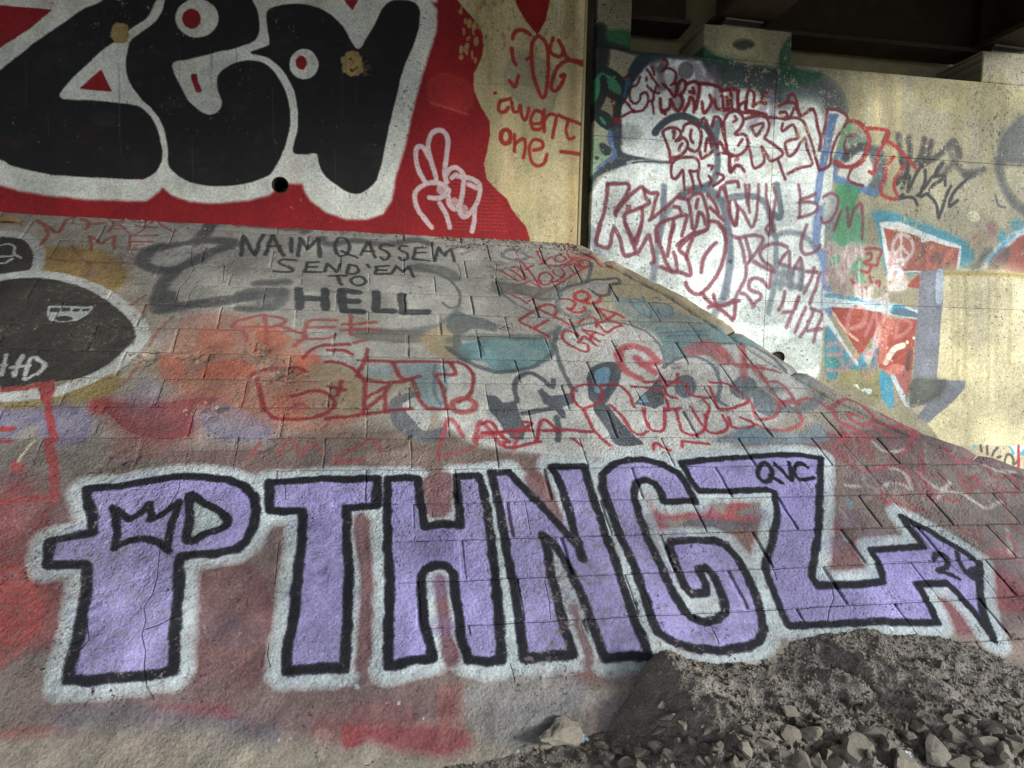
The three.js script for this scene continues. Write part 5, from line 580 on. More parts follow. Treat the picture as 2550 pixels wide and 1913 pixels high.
// relief of the slope in the same layout as its paint: grain, hollows, hairline cracks
const SR = new Paint(SLOPE, -2.45, 3.75, 0, 3.5, 3720, 2048, true);
{
  const p = SR, g = p.g; g.fillStyle = '#ffffff'; g.fillRect(0, 0, p.w, p.h); const K = '#000000', k = (a, w = 0.004) => p.s(a, w, K, { soft: 0, smooth: false });
  p.c(0, 1100); k([1105, 700, 1095, 800, 1080, 950, 1050, 1060, 990, 1150, 1005, 1240, 975, 1340, 1000, 1450, 990, 1560, 1010, 1700, 1060, 1780]); k([1000, 1300, 1100, 1270, 1210, 1215]); k([1240, 240, 1230, 330, 1190, 400, 1150, 470]); k([560, 1430, 610, 1370, 600, 1290]);
  p.c(600, 1100); k([1850, 1540, 1870, 1600, 1880, 1659]); k([300, 300, 305, 400]); k([260, 700, 245, 850, 230, 1000]); k([190, 1400, 180, 1480, 200, 1560]);
  p.c(1200, 1100); k([1540, 1240, 1580, 1300, 1620, 1400], 0.005); k([880, 400, 930, 520, 950, 600]); k([1100, 1000, 1150, 1120, 1190, 1210], 0.006); k([290, 400, 320, 560, 330, 640]); k([430, 960, 460, 1100, 470, 1220]);
  p.c(1850, 1100); k([610, 1010, 625, 1080, 590, 1160, 580, 1230], 0.006); k([190, 820, 230, 940], 0.006); k([690, 20, 830, 170, 960, 330, 1090, 470, 1300, 760, 1480, 900, 1640, 920, 1750, 1060], 0.008);
  p.c(1200, 500); k([180, 270, 230, 360, 250, 400], 0.007); k([20, 330, 60, 400, 100, 440, 90, 520, 100, 600, 130, 650], 0.008); k([500, 580, 530, 640], 0.008); k([740, 430, 750, 480], 0.007);
  p.c(600, 500); k([1490, 440, 1510, 500, 1500, 540], 0.012); k([1610, 900, 1640, 980, 1670, 1060], 0.014); k([1740, 470, 1760, 540, 1800, 640], 0.007); k([1060, 240, 1080, 290], 0.01);
  p.c(0, 500); k([1320, 310, 1310, 420, 1330, 470, 1290, 540, 1230, 600, 1210, 690], 0.006); k([1540, 450, 1530, 560], 0.008);
  const id = g.getImageData(0, 0, p.w, p.h), s = id.data, w = p.w;
  for (let y = 0, i = 0; y < p.h; y++) { const v = y / p.sy; for (let x = 0; x < w; x++, i += 4) {
    const u = p.u0 + x / p.sx, crack = 1 - s[i] / 255, f1 = nt(NFINE, x * 0.8 + 40, y * 0.8), m1 = nt(NMID, x * 0.9, y * 0.9 + 60), m2 = nt(NMID, x * 0.37 + 100, y * 0.37), b1 = nt(NBIG, x * 0.5, y * 0.5);
    const hole = clamp((nt(NMID, x * 1.3 + 9, y * 1.3 + 200) - 0.66) * 5, 0, 1);
    const am = clamp(0.4 + 0.28 * sstep(1.2, 2.3, v) + (nt(NBIG, x * 0.23 + 300, y * 0.23) - 0.5) * 1.1, 0.22, 1), pq = pit(u, v) * 22;
    let h = 0.45 + ((f1 - 0.5) * 0.34 + (m1 - 0.5) * 0.40 + (m2 - 0.5) * 0.4) * am + (b1 - 0.5) * 0.2 - hole * 0.22 * am - crack * 0.4 - pq * (m1 - 0.2);
    s[i] = s[i + 1] = s[i + 2] = clamp(h, 0, 1) * 255;
  } }
  g.putImageData(id, 0, 0);
}
function reliefCut(ua, ub) { const t = new THREE.CanvasTexture(cut(SR, ua, ub)); t.wrapS = t.wrapT = THREE.ClampToEdgeWrapping; return t; }
const mSlopeA = std({ map: canvasTex(cut(SP, ...SA)), bumpMap: reliefCut(...SA), bumpScale: 0.019, roughness: 0.9 });
const mSlopeB = std({ map: canvasTex(cut(SP, ...SB)), bumpMap: reliefCut(...SB), bumpScale: 0.018, roughness: 0.9 });
const mW1 = std({ map: canvasTex(P1.cv), bumpMap: castRelief, bumpScale: 0.003, roughness: 0.72 });
const mW2 = std({ map: canvasTex(P2.cv), bumpMap: castRelief, bumpScale: 0.006, roughness: 0.7 });
const mConc = std({ map: tintTex('#8c8260', '#aa9f78'), bumpMap: castRelief, bumpScale: 0.003 });
const mSteel = std({ map: tintTex('#2b241c', '#473a2b'), bumpMap: roughRelief, bumpScale: 0.002, roughness: 0.7 });
const mPlate = std({ map: tintTex('#6f6a58', '#8d876f'), bumpMap: roughRelief, bumpScale: 0.002, roughness: 0.6 });
const mFiller = std({ map: tintTex('#2c2820', '#4f4836'), bumpMap: roughRelief, bumpScale: 0.004 });
const mDirt = std({ map: tintTex('#66615a', '#938c80', 1), bumpMap: roughRelief, bumpScale: 0.016, roughness: 0.97 });
const mRock = [['#736c5e', '#9d9584'], ['#7b7466', '#a8a08e'], ['#6a6457', '#918a7a']].map(([a, b]) => std({ map: tintTex(a, b), bumpMap: roughRelief, bumpScale: 0.006, roughness: 0.95 }));
// ---------------------------------------------------------------- paved slope: rows of concrete blocks, their mortar, the rim along the hip
const lerpLine = (L, v) => { if (v <= L[0][0]) return L[0][1]; for (let i = 1; i < L.length; i++) if (v <= L[i][0]) { const t = (v - L[i - 1][0]) / (L[i][0] - L[i - 1][0]); return mix(L[i - 1][1], L[i][1], t); } return L[L.length - 1][1]; };
const EDGE = [[-0.3, 1.2], [0, 1.455], [0.39, 1.834], [0.61, 2.06], [1.007, 2.345], [1.258, 2.518], [1.561, 2.78], [1.874, 3.136], [2.152, 3.611], [2.5, 4.25], [2.9, 5.0], [3.5, 6.2]];
const edgeU = (v) => lerpLine(EDGE, v) + 0.012 + 0.02 * (fbm(v * 9, 4.2, 3) - 0.5);
const rimU = (v) => lerpLine(EDGE, v) - 0.10 - 0.035 * v + 0.03 * (vn(v * 3.1, 8.8) - 0.5);
// how far the old render coat still covers the blocks (thick toward the foot at the left, a plain toe along the bottom)
const cover = (u, v) => clamp(sstep(2.15, 2.7, v + 0.35 * (fbm(u * 1.3, v * 1.3, 3) - 0.5) + 0.22 * sstep(0.2, -0.9, u)) * sstep(0.35, -0.35, u) + sstep(2.9, 3.05, v + 0.1 * (fbm(u * 3, v * 3, 2) - 0.5)) * sstep(2.9, 1.6, u), 0, 1);
const lump = (u, v) => (fbm(u * 7, v * 7, 4, 0.55) - 0.5) * 0.012;
const bedH = (u, v) => mix(mix(-0.0015, -0.006, sstep(-0.2, 1.1, u)) + (fbm(u * 30, v * 30, 2) - 0.5) * 0.006, 0.010 + (fbm(u * 9 + 5, v * 9, 4, 0.6) - 0.5) * 0.024, cover(u, v)) + lump(u, v) - pit(u, v) - 0.004 * sstep(0.35, 0.05, v);
const fan = (a) => clamp((a - 0.5) * 0.1, 0, 0.17);
function sheetGeo(nu, nv, at, hh, range, skip) {   // grid on the slope: at(i/nu, j/nv) -> (u, v); hh(u, v, i, j) height
  const pos = [], uv = [], uv1 = [], idx = [];
  for (let j = 0; j <= nv; j++) for (let i = 0; i <= nu; i++) {
    const [u, v] = at(i / nu, j / nv), q = at3(SLOPE, u, v, hh(u, v, i, j)); pos.push(q.x, q.y, q.z);
    uv.push((u - range[0]) / (range[1] - range[0]), 1 - v / 3.5); uv1.push(u / 0.62, v / 0.62);
  }
  for (let j = 0; j < nv; j++) for (let i = 0; i < nu; i++) { const a = j * (nu + 1) + i, b = a + 1, c = a + nu + 1, d = c + 1; if (skip && skip(a, b, c, d)) continue; idx.push(a, c, b, b, c, d); }
  const g = new THREE.BufferGeometry(); g.setAttribute('position', new THREE.Float32BufferAttribute(pos, 3)); g.setAttribute('uv', new THREE.Float32BufferAttribute(uv, 2)); g.setAttribute('uv1', new THREE.Float32BufferAttribute(uv1, 2)); g.setIndex(idx); g.computeVertexNormals(); return g;
}
const slope = top('paved_slope', 'sloping bank of painted concrete blocks below the bridge wall', 'slope', null, 'structure');
{
  const V1 = 3.49, cell = 0.016;
  for (const [ua, ub, rg, m] of [[-2.44, 0.65, SA, mSlopeA], [0.65, 3.74, SB, mSlopeB]]) {
    const nu = Math.round((ub - ua) / cell), nv = Math.round(V1 / cell);
    mesh('mortar_bed', sheetGeo(nu, nv, (s, t) => { const v = t * V1; return [Math.min(mix(ua, ub, s), Math.max(ua, rimU(v) + 0.03)), v]; }, (u, v) => bedH(u, v), rg), m, slope);
  }
  // blocks: half-bond rows 0.2025 high, 0.409 long; joints lean with the fan of the hip
  const V0 = 0.080, RH = 0.2025, BL = 0.409;
  for (let k = -1; k < 16; k++) {
    const va = Math.max(0.0, V0 + RH * k), vb = V0 + RH * (k + 1); if (vb - va < 0.05 || va > 3.2) continue;
    const ph = (k & 1) ? 0.196 : -0.019;
    for (let n = -8; n < 11; n++) {
      const a0 = ph + BL * n + rr(-0.008, 0.008), a1_ = ph + BL * (n + 1), ac = (a0 + a1_) / 2;
      if (a1_ < -2.4) continue;
      const vm = (va + vb) / 2, uL = a0 + fan(a0) * (vm - 1), lim = rimU(vm);
      if (uL > lim - 0.06 || uL > 3.5) continue;
      const uc = ac + fan(ac) * (vm - 1), gap = 0.0026 + 0.0016 * rnd(), lift = rr(-0.0012, 0.0012), tiltU = rr(-0.004, 0.004), tiltV = rr(-0.006, 0.006), low = cover(uc, vm) > 0.97;
      if (low && cover(uc - 0.15, vm) > 0.97 && cover(uc + 0.15, vm) > 0.97) continue;   // wholly under the render coat
      const nu = 12, nv = 6, e = 0.010, fu = [0, 0, e / BL], fv = [0, 0, e / RH];
      const ss = [0, 0, 0.018, ...Array.from({ length: nu - 1 }, (_, i) => 0.018 + 0.964 * (i + 1) / nu), 0.982, 1, 1], tt = [0, 0, 0.035, ...Array.from({ length: nv - 1 }, (_, i) => 0.035 + 0.93 * (i + 1) / nv), 0.965, 1, 1];
      const NU = ss.length - 1, NV = tt.length - 1, rg = uc < 0.65 ? SA : SB, sd = k * 31.7 + n * 7.3;
      const geo = sheetGeo(NU, NV, (s, t) => { const S = ss[Math.round(s * NU)], T = tt[Math.round(t * NV)]; let v = mix(va + gap * 0.9, vb - gap * 0.9, T); const a = mix(a0 + gap, a1_ - gap, S); let u = a + fan(a) * (v - 1); v += 0.004 * (vn(u * 14, sd) - 0.5); u += 0.005 * (vn(sd, v * 17) - 0.5); return [clamp(u, rg[0], Math.min(rimU(v) - 0.012, rg[1])), v]; },
        (u, v, i, j) => { const side = i === 0 || j === 0 || i === NU || j === NV, rim = i === 1 || j === 1 || i === NU - 1 || j === NV - 1; if (side) return -0.032 + lump(u, v); return 0.001 + lift + lump(u, v) + (u - uc) * tiltU + (v - vm) * tiltV + (fbm(u * 22 + sd, v * 22, 3) - 0.5) * 0.006 - pit(u, v) - (rim ? 0.001 + 0.0025 * vn(u * 40, v * 40) : 0); }, rg);
      mesh('block', geo, rg === SA ? mSlopeA : mSlopeB, slope);
    }
  }
  // rim slabs along the hip, cracked apart
  const cuts = [-0.02, 0.2, 0.98, 1.36, 2.05, 2.6];
  for (let c = 0; c < cuts.length - 1; c++) {
    const va = cuts[c] + 0.003, vb = cuts[c + 1] - 0.003, nv = Math.max(6, Math.round((vb - va) / 0.03)), nu = 9, lift = rr(-0.002, 0.004), tl = rr(-0.004, 0.006);
    const geo = sheetGeo(nu, nv, (s, t) => { const v = mix(va, vb, t) - (s - 0.5) * 0.06; const a = rimU(v) + 0.004, b = edgeU(v); const S = s < 0.9 ? s / 0.9 : 1; let u = mix(a, b, S); if (s > 0.95) u += 0.02; return [Math.min(u, 3.745), Math.max(0, v)]; },
      (u, v, i, j) => { const under = i === 0 || j === 0 || j === nv ? 0.02 : 0; const x = i / nu; return 0.004 + lift + tl * (v - va) - under - 0.008 * Math.pow(x, 4) - (i === nu ? 0.14 : 0) + (fbm(u * 30, v * 30, 3) - 0.5) * (c < 2 ? 0.022 : 0.009) - (i === 1 ? 0.006 : 0) - pit(u, v); }, SB);
    mesh('rim_slab', geo, mSlopeB, slope);
  }
  // flank of the bank behind the hip, falling away to the foot of the far wall
  const pos = [], uv1 = [], idx = [], N = 60, M = 10;
  for (let i = 0; i <= N; i++) { const v = mix(-0.1, 3.45, i / N), q = at3(SLOPE, edgeU(v) + 0.015, v, -0.16); for (let j = 0; j <= M; j++) { const t = j / M * 2.2; pos.push(q.x + t * 0.62, Math.max(-0.3, q.y - t * 0.78), q.z - t * 0.45); uv1.push(v, t); } }
  for (let i = 0; i < N; i++) for (let j = 0; j < M; j++) { const a = i * (M + 1) + j; idx.push(a, a + 1, a + M + 1, a + 1, a + M + 2, a + M + 1); }
  const g = new THREE.BufferGeometry(); g.setAttribute('position', new THREE.Float32BufferAttribute(pos, 3)); g.setAttribute('uv', new THREE.Float32BufferAttribute(uv1, 2)); g.setAttribute('uv1', new THREE.Float32BufferAttribute(uv1, 2)); g.setIndex(idx); g.computeVertexNormals(); mesh('flank', g, mConc, slope);
  // the bank goes on to the left of the picture
  const left = new THREE.BufferGeometry(), A = at3(SLOPE, -2.44, 0), B = at3(SLOPE, -2.44, 3.49), C = at3(SLOPE, -16, 0), D = at3(SLOPE, -16, 3.49);
  left.setAttribute('position', new THREE.Float32BufferAttribute([A, B, C, D].flatMap((q) => [q.x, q.y, q.z]), 3)); left.setAttribute('uv', new THREE.Float32BufferAttribute([0, 0, 0, 3.5, 13.5, 0, 13.5, 3.5], 2)); left.setAttribute('uv1', left.attributes.uv.clone()); left.setIndex([0, 2, 1, 1, 2, 3]); left.computeVertexNormals(); mesh('bank_beyond', left, mConc, slope);
}
// ---------------------------------------------------------------- walls, bearing seats, girders, deck
function uvMetres(g, s = 1) {   // second uv set in metres by the dominant face direction
  const p = g.attributes.position, n = g.attributes.normal, a = new Float32Array(p.count * 2);
  for (let i = 0; i < p.count; i++) { const X = Math.abs(n.getX(i)), Yy = Math.abs(n.getY(i)), Z = Math.abs(n.getZ(i)); const [u, v] = Z >= X && Z >= Yy ? [p.getX(i), p.getY(i)] : X >= Yy ? [p.getZ(i), p.getY(i)] : [p.getX(i), p.getZ(i)]; a[2 * i] = u / s; a[2 * i + 1] = v / s; }
  g.setAttribute('uv1', new THREE.BufferAttribute(a, 2)); if (!g.attributes.uv) g.setAttribute('uv', new THREE.BufferAttribute(a.slice(), 2)); return g;
}
// a block in a wall's own frame (u, y, out of the wall), chamfered at the front
function wallBlock(u0, u1, y0, y1, front, back, bev = 0.012) {
  const s = new THREE.Shape(); s.moveTo(u0 + bev, y0 + bev); s.lineTo(u1 - bev, y0 + bev); s.lineTo(u1 - bev, y1 - bev); s.lineTo(u0 + bev, y1 - bev); s.closePath();
  const g = new THREE.ExtrudeGeometry(s, { depth: front - back - 2 * bev, bevelEnabled: true, bevelSize: bev, bevelThickness: bev, bevelSegments: 2 }); g.translate(0, 0, back + bev); return g;
}
function sheetUV(g, p) { const q = g.attributes.position, a = g.attributes.uv; for (let i = 0; i < q.count; i++) a.setXY(i, (q.getX(i) - p.u0) / (p.u1 - p.u0), (q.getY(i) - p.v1) / (p.v0 - p.v1)); return uvMetres(g, 0.8); }
const place = (o, P, ang) => { o.position.copy(P.o); o.rotation.y = -ang; };

{ // the tall painted wall at the head of the bank, with its drain hole
  const w = top('abutment_wall', 'tall concrete wall painted red with large black and white letters', 'wall'); place(w, W1, a1);
  const [hu, hy] = onPlane(697, 460, W1), R = 0.054;
  const s = new THREE.Shape(); s.moveTo(-4.3, 1.95); s.lineTo(-0.008, 1.95); s.lineTo(-0.008, 4.1); s.lineTo(-4.3, 4.1); s.closePath();
  const hole = new THREE.Path(); hole.absarc(hu, hy, R, 0, Math.PI * 2, true); s.holes.push(hole);
  const g = new THREE.ExtrudeGeometry(s, { depth: 0.44, bevelEnabled: false, curveSegments: 28 }); g.translate(0, 0, -0.45); sheetUV(g, P1);
  mesh('wall_face', g, mW1, w);
  const pipe = new THREE.LatheGeometry([[R - 0.006, -0.4], [R - 0.006, -0.004], [R - 0.002, 0.0], [R + 0.003, -0.003], [R + 0.003, -0.02]].map(([x, y]) => new THREE.Vector2(x, y)), 28); pipe.rotateX(Math.PI / 2); pipe.translate(hu, hy, -0.008);
  const drain = mesh('drain_pipe', uvMetres(pipe), mFiller, w);
  const plug = new THREE.CircleGeometry(R, 24); plug.translate(hu, hy, -0.34); mesh('silt', uvMetres(plug), mConc, drain);
  // worn arris strip along the corner
  mesh('corner_arris', uvMetres(wallBlock(-0.02, 0.0, 1.96, 4.5, -0.004, -0.44, 0.004), 0.8), mConc, w);
  mesh('wall_above', uvMetres(wallBlock(-16, -0.02, 4.104, 6.2, -0.012, -0.45, 0.004), 0.8), mConc, w);
  mesh('wall_beyond', uvMetres(wallBlock(-16, -4.304, 0, 4.1, -0.012, -0.45, 0.004), 0.8), mConc, w);
}
{ // filler in the open joint between the two walls
  const g = wallBlock(-0.062, -0.012, 1.7, 5.2, -0.05, -0.3, 0.004), j = mesh('joint_filler', uvMetres(g, 0.3), mFiller); place(j, W2, a2);
  tag(j, 'dark filler strip set in the vertical gap between two concrete walls', 'joint filler');
}
const seatAt = (x, y) => onPlane(x, y, W2);
const SEAT = (seatAt(1972, 163)[1] + seatAt(1600, 120)[1] + seatAt(2300, 197)[1]) / 3;
const PED_TOP = (seatAt(1760, 58)[1] + seatAt(1965, 76)[1]) / 2;
const pedU = [[0, seatAt(1576, 60)[0]], [seatAt(1753, 100)[0], seatAt(1973, 120)[0]], [seatAt(2446, 180)[0], seatAt(2446, 180)[0] + 0.62]];
{ // far wall: two cast lifts with seams, bearing pedestals, recessed back wall
  const w = top('pier_wall', 'tall concrete wall covered in silver and red graffiti under the girders', 'wall'); place(w, W2, a2);
  const seamU = seatAt(1931, 250)[0], yA = seatAt(2400, 403)[1], yB = seatAt(2400, 767)[1];
  const lifts = [[0.2, yB], [yB, yA], [yA, SEAT]], cols = [[0, seamU], [seamU, 4.6]];
  for (const [ua, ub] of cols) for (const [ya, yb] of lifts) mesh('wall_panel', sheetUV(wallBlock(ua + 0.001, ub - 0.001, ya + 0.0008, yb - 0.0008, rr(-0.001, 0.002), -0.5, 0.003), P2), mW2, w);
  pedU.forEach(([ua, ub], i) => { const topY = i ? PED_TOP : 5.1; mesh('bearing_pedestal', sheetUV(wallBlock(ua + 0.002, ub, SEAT + 0.002, topY, i ? -0.006 : -0.03, -0.5, 0.012), P2), mW2, w); });
  mesh('wall_beyond', uvMetres(wallBlock(4.603, 5.6, 0, SEAT, 0, -0.5, 0.004), 0.8), mConc, w);
  mesh('back_wall', uvMetres(wallBlock(0, 5.6, SEAT - 0.1, 5.6, -0.52, -0.8, 0.004), 0.8), mConc, w);
  // drain stub that shows just above the hip
  const [du, dy] = onPlane(1936, 890, W2); const st = new THREE.CylinderGeometry(0.045, 0.045, 0.03, 18, 1, true); st.rotateX(Math.PI / 2); st.translate(du, dy, 0.015);
  const cap = new THREE.CircleGeometry(0.045, 18); cap.translate(du, dy, 0.012); mesh('drain_stub', uvMetres(mergeGeometries([st, cap])), mFiller, w);
}
const DECK_Y = PED_TOP + 1.28;
{ // steel girders on their bearings, with stiffeners; end diaphragms between them
  const C2 = Math.cos(a2), S2 = Math.sin(a2);
  const xs = [-11.2, -8.5, -5.8, -3.1];
  const spots = [...xs.map((u) => [u, 4.35]), ...pedU.slice(1).map(([a, b]) => [(a + b) / 2, PED_TOP])];
  spots.forEach(([u, y], i) => {
    const above = u < -1, g = top('steel_girder', above ? 'dark steel girder running out over the red painted wall' : ['dark steel girder resting on the block with a sprayed ring', 'dark steel girder resting on the bare yellowish bearing block'][i - xs.length], 'girder', 'girders under the bridge deck');
    g.position.set(W2.o.x + u * C2, 0, W2.o.z + u * S2);
    const y0 = y + 0.085, z0 = -0.42, z1 = 15.19, L = z1 - z0, box = (w, h, d, x, yy, z) => { const b = new THREE.BoxGeometry(w, h, d); b.translate(x, yy, z); return uvMetres(b); };
    mesh('bottom_flange', box(0.42, 0.04, L, 0, y0 + 0.02, (z0 + z1) / 2), mSteel, g); mesh('web', box(0.025, DECK_Y - y0 - 0.08, L, 0, (y0 + DECK_Y) / 2, (z0 + z1) / 2), mSteel, g); mesh('top_flange', box(0.36, 0.038, L, 0, DECK_Y - 0.021, (z0 + z1) / 2), mSteel, g);
    for (let k = 0; k < 6; k++) mesh('stiffener', box(0.34, DECK_Y - y0 - 0.085, 0.02, 0, (y0 + DECK_Y) / 2, -0.2 + k * 1.5), mSteel, g);
    if (!above) { const bp = mesh('bearing_plate', box(0.36, 0.03, 0.34, 0, y + 0.016, -0.24), mPlate, g); mesh('bearing_pad', box(0.3, 0.05, 0.28, 0, y + 0.057, -0.24), mFiller, bp); mesh('sole_plate_edge', box(0.3, 0.012, 0.02, 0, y + 0.078, -0.08), mPlate, bp); }
  });
  const dia = [[pedU[0][1], pedU[1][0]], [pedU[1][0] + 0.2, pedU[2][0] + 0.36]];
  dia.forEach(([ua, ub], i) => { const d = top('end_diaphragm', ['dark steel beam in the pocket beside the green painted block', 'dark steel cross beam between the two bearing blocks'][i], 'cross beam', 'cross beams above the far wall'); place(d, W2, a2); mesh('beam_web', uvMetres(wallBlock(ua + 0.03, ub - 0.03, PED_TOP - 0.02 + 0.12, DECK_Y - 0.06, -0.3, -0.33, 0.003)), mSteel, d); mesh('beam_flange', uvMetres(wallBlock(ua + 0.03, ub - 0.03, PED_TOP + 0.06, PED_TOP + 0.095, -0.18, -0.45, 0.003)), mSteel, d); });
  const deck = mesh('bridge_deck', (() => { const g = new THREE.BoxGeometry(22.5, 0.3, 17); g.translate(-5.5, DECK_Y + 0.152, 7.4); return uvMetres(g); })(), mConc); tag(deck, 'dark concrete underside of the bridge deck above the girders', 'bridge deck');
}
// ---------------------------------------------------------------- ground with the heap of spoil against the foot of the bank
const CONTACT = [[-6, 2.64], [-1.14, 2.61], [-0.65, 2.655], [0, 2.672], [0.51, 2.665], [0.7, 2.64], [0.85, 2.618], [0.96, 2.556], [1.07, 2.478], [1.13, 2.444], [1.33, 2.45], [1.58, 2.44], [1.77, 2.395], [2.1, 2.368], [2.42, 2.41], [2.61, 2.477], [2.74, 2.55], [3.1, 2.68], [3.6, 2.8], [9, 2.85]];
const slopeY = (z) => 2.1468 - (z - 0.008) * Math.tan(TH);
const zc = (x) => lerpLine(CONTACT, x);
function groundY(x, z) {
  const c = zc(x) + 0.02 * (fbm(x * 9, 2.2, 3) - 0.5), yc = slopeY(c), d = z - c;
  if (Math.abs(x) > 40 || z > 30 || z < -12) return -0.12;
  const heap = sstep(0.78, 1.12, x) * sstep(4.4, 3.0, x);
  let y = yc - 0.01;
  if (d > 0) {
    const run = mix(0.10, 0.32, heap);
    y = Math.max(-0.12 + 0.05 * fbm(x, z, 2), yc + 0.012 * heap - run * d + 0.05 * heap * Math.sin(Math.min(d * 3.4, 3.14)));
  } else y = yc + d * 0.25;
  const near = sstep(-0.15, 0.1, d) * sstep(9, 5, Math.hypot(x - 1, z - 3));
  // gullies and slumps running down the heap, clods, grit
  const gu = fbm((x - z * 0.9) * 3.2, (z + x * 0.6) * 1.4, 3), gl = fbm((x - z * 0.95) * 6.2 + 0.8 * fbm(x * 4, z * 4, 2), (z + x * 0.7) * 2.6, 4, 0.55);
  y += near * heap * ((gu - 0.5) * 0.1 + (Math.abs(gl - 0.5) - 0.12) * 0.15 * sstep(0.02, 0.25, d));
  y += near * ((fbm(x * 14, z * 14, 3) - 0.5) * 0.014 * mix(0.6, 1.0, heap) + (fbm(x * 34, z * 34, 3, 0.7) - 0.5) * 0.010 + Math.pow(fbm(x * 26 + 7, z * 26, 2), 4) * 0.022);
  // sharp spur at the left end of the heap
  const sp = Math.hypot((x - (1.12 + (z - 2.5) * 0.3)) * 7, (z - 2.56) * 2.2); y += 0.075 * Math.exp(-sp * sp) * near;
  return y;
}
{
  const line = (a, b, st, far) => { const o = []; for (let x = a; x <= b; x += st) o.push(x); let l = [], r = [], s = st, x = a; while (x > -far) { s *= 1.35; x -= s; l.unshift(x); } s = st; x = b; while (x < far) { s *= 1.35; x += s; r.push(x); } return [...l, ...o, ...r]; };
  const X = line(-1.45, 3.3, 0.0105, 400), Z = line(2.25, 4.0, 0.0105, 400), pos = [], uv1 = [], idx = [];
  for (const z of Z) for (const x of X) { pos.push(x, groundY(x, z), z); uv1.push(x / 0.42, z / 0.42); }
  const n = X.length; for (let j = 0; j < Z.length - 1; j++) for (let i = 0; i < n - 1; i++) { const a = j * n + i; idx.push(a, a + n, a + 1, a + 1, a + n, a + n + 1); }
  const g = new THREE.BufferGeometry(); g.setAttribute('position', new THREE.Float32BufferAttribute(pos, 3)); g.setAttribute('uv', new THREE.Float32BufferAttribute(uv1, 2)); g.setAttribute('uv1', new THREE.Float32BufferAttribute(uv1, 2)); g.setIndex(idx); g.computeVertexNormals();
  tag(mesh('ground', g, mDirt), 'dusty grey brown dirt heaped against the foot of the bank', 'ground', null, 'structure');
}
// broken stone: angular lumps
function rockGeo(sd, detail = 2, rough = 0.5) {
  let g = new THREE.IcosahedronGeometry(1, detail); g.deleteAttribute('uv'); g.deleteAttribute('normal'); g = mergeVertices(g, 1e-4); const p = g.attributes.position, v = new THREE.Vector3();
  const cutsN = []; for (let i = 0; i < 12; i++) cutsN.push([new THREE.Vector3(hsh(sd * 13 + i, 1) - 0.5, hsh(sd * 13 + i, 2) - 0.5, hsh(sd * 13 + i, 3) - 0.5).normalize(), 0.36 + 0.4 * hsh(sd * 13 + i, 4)]);
  for (let i = 0; i < p.count; i++) { v.fromBufferAttribute(p, i); for (const [n, d] of cutsN) { const q = v.dot(n); if (q > d) v.addScaledVector(n, d - q); } const k = 1 + (fbm(v.x * 2.6 + sd, v.y * 2.6 + v.z * 1.7, 3) - 0.5) * rough * 0.5; p.setXYZ(i, v.x * k * (1 + 0.5 * hsh(sd, 5)), v.y * k * (0.6 + 0.25 * hsh(sd, 6)), v.z * k); }
  const ng = g.toNonIndexed(); ng.computeVertexNormals(); const sm = g.clone(); sm.computeVertexNormals();
  return uvMetres(ng, 1.1);
}
const ROCKS = Array.from({ length: 10 }, (_, i) => rockGeo(i + 1));
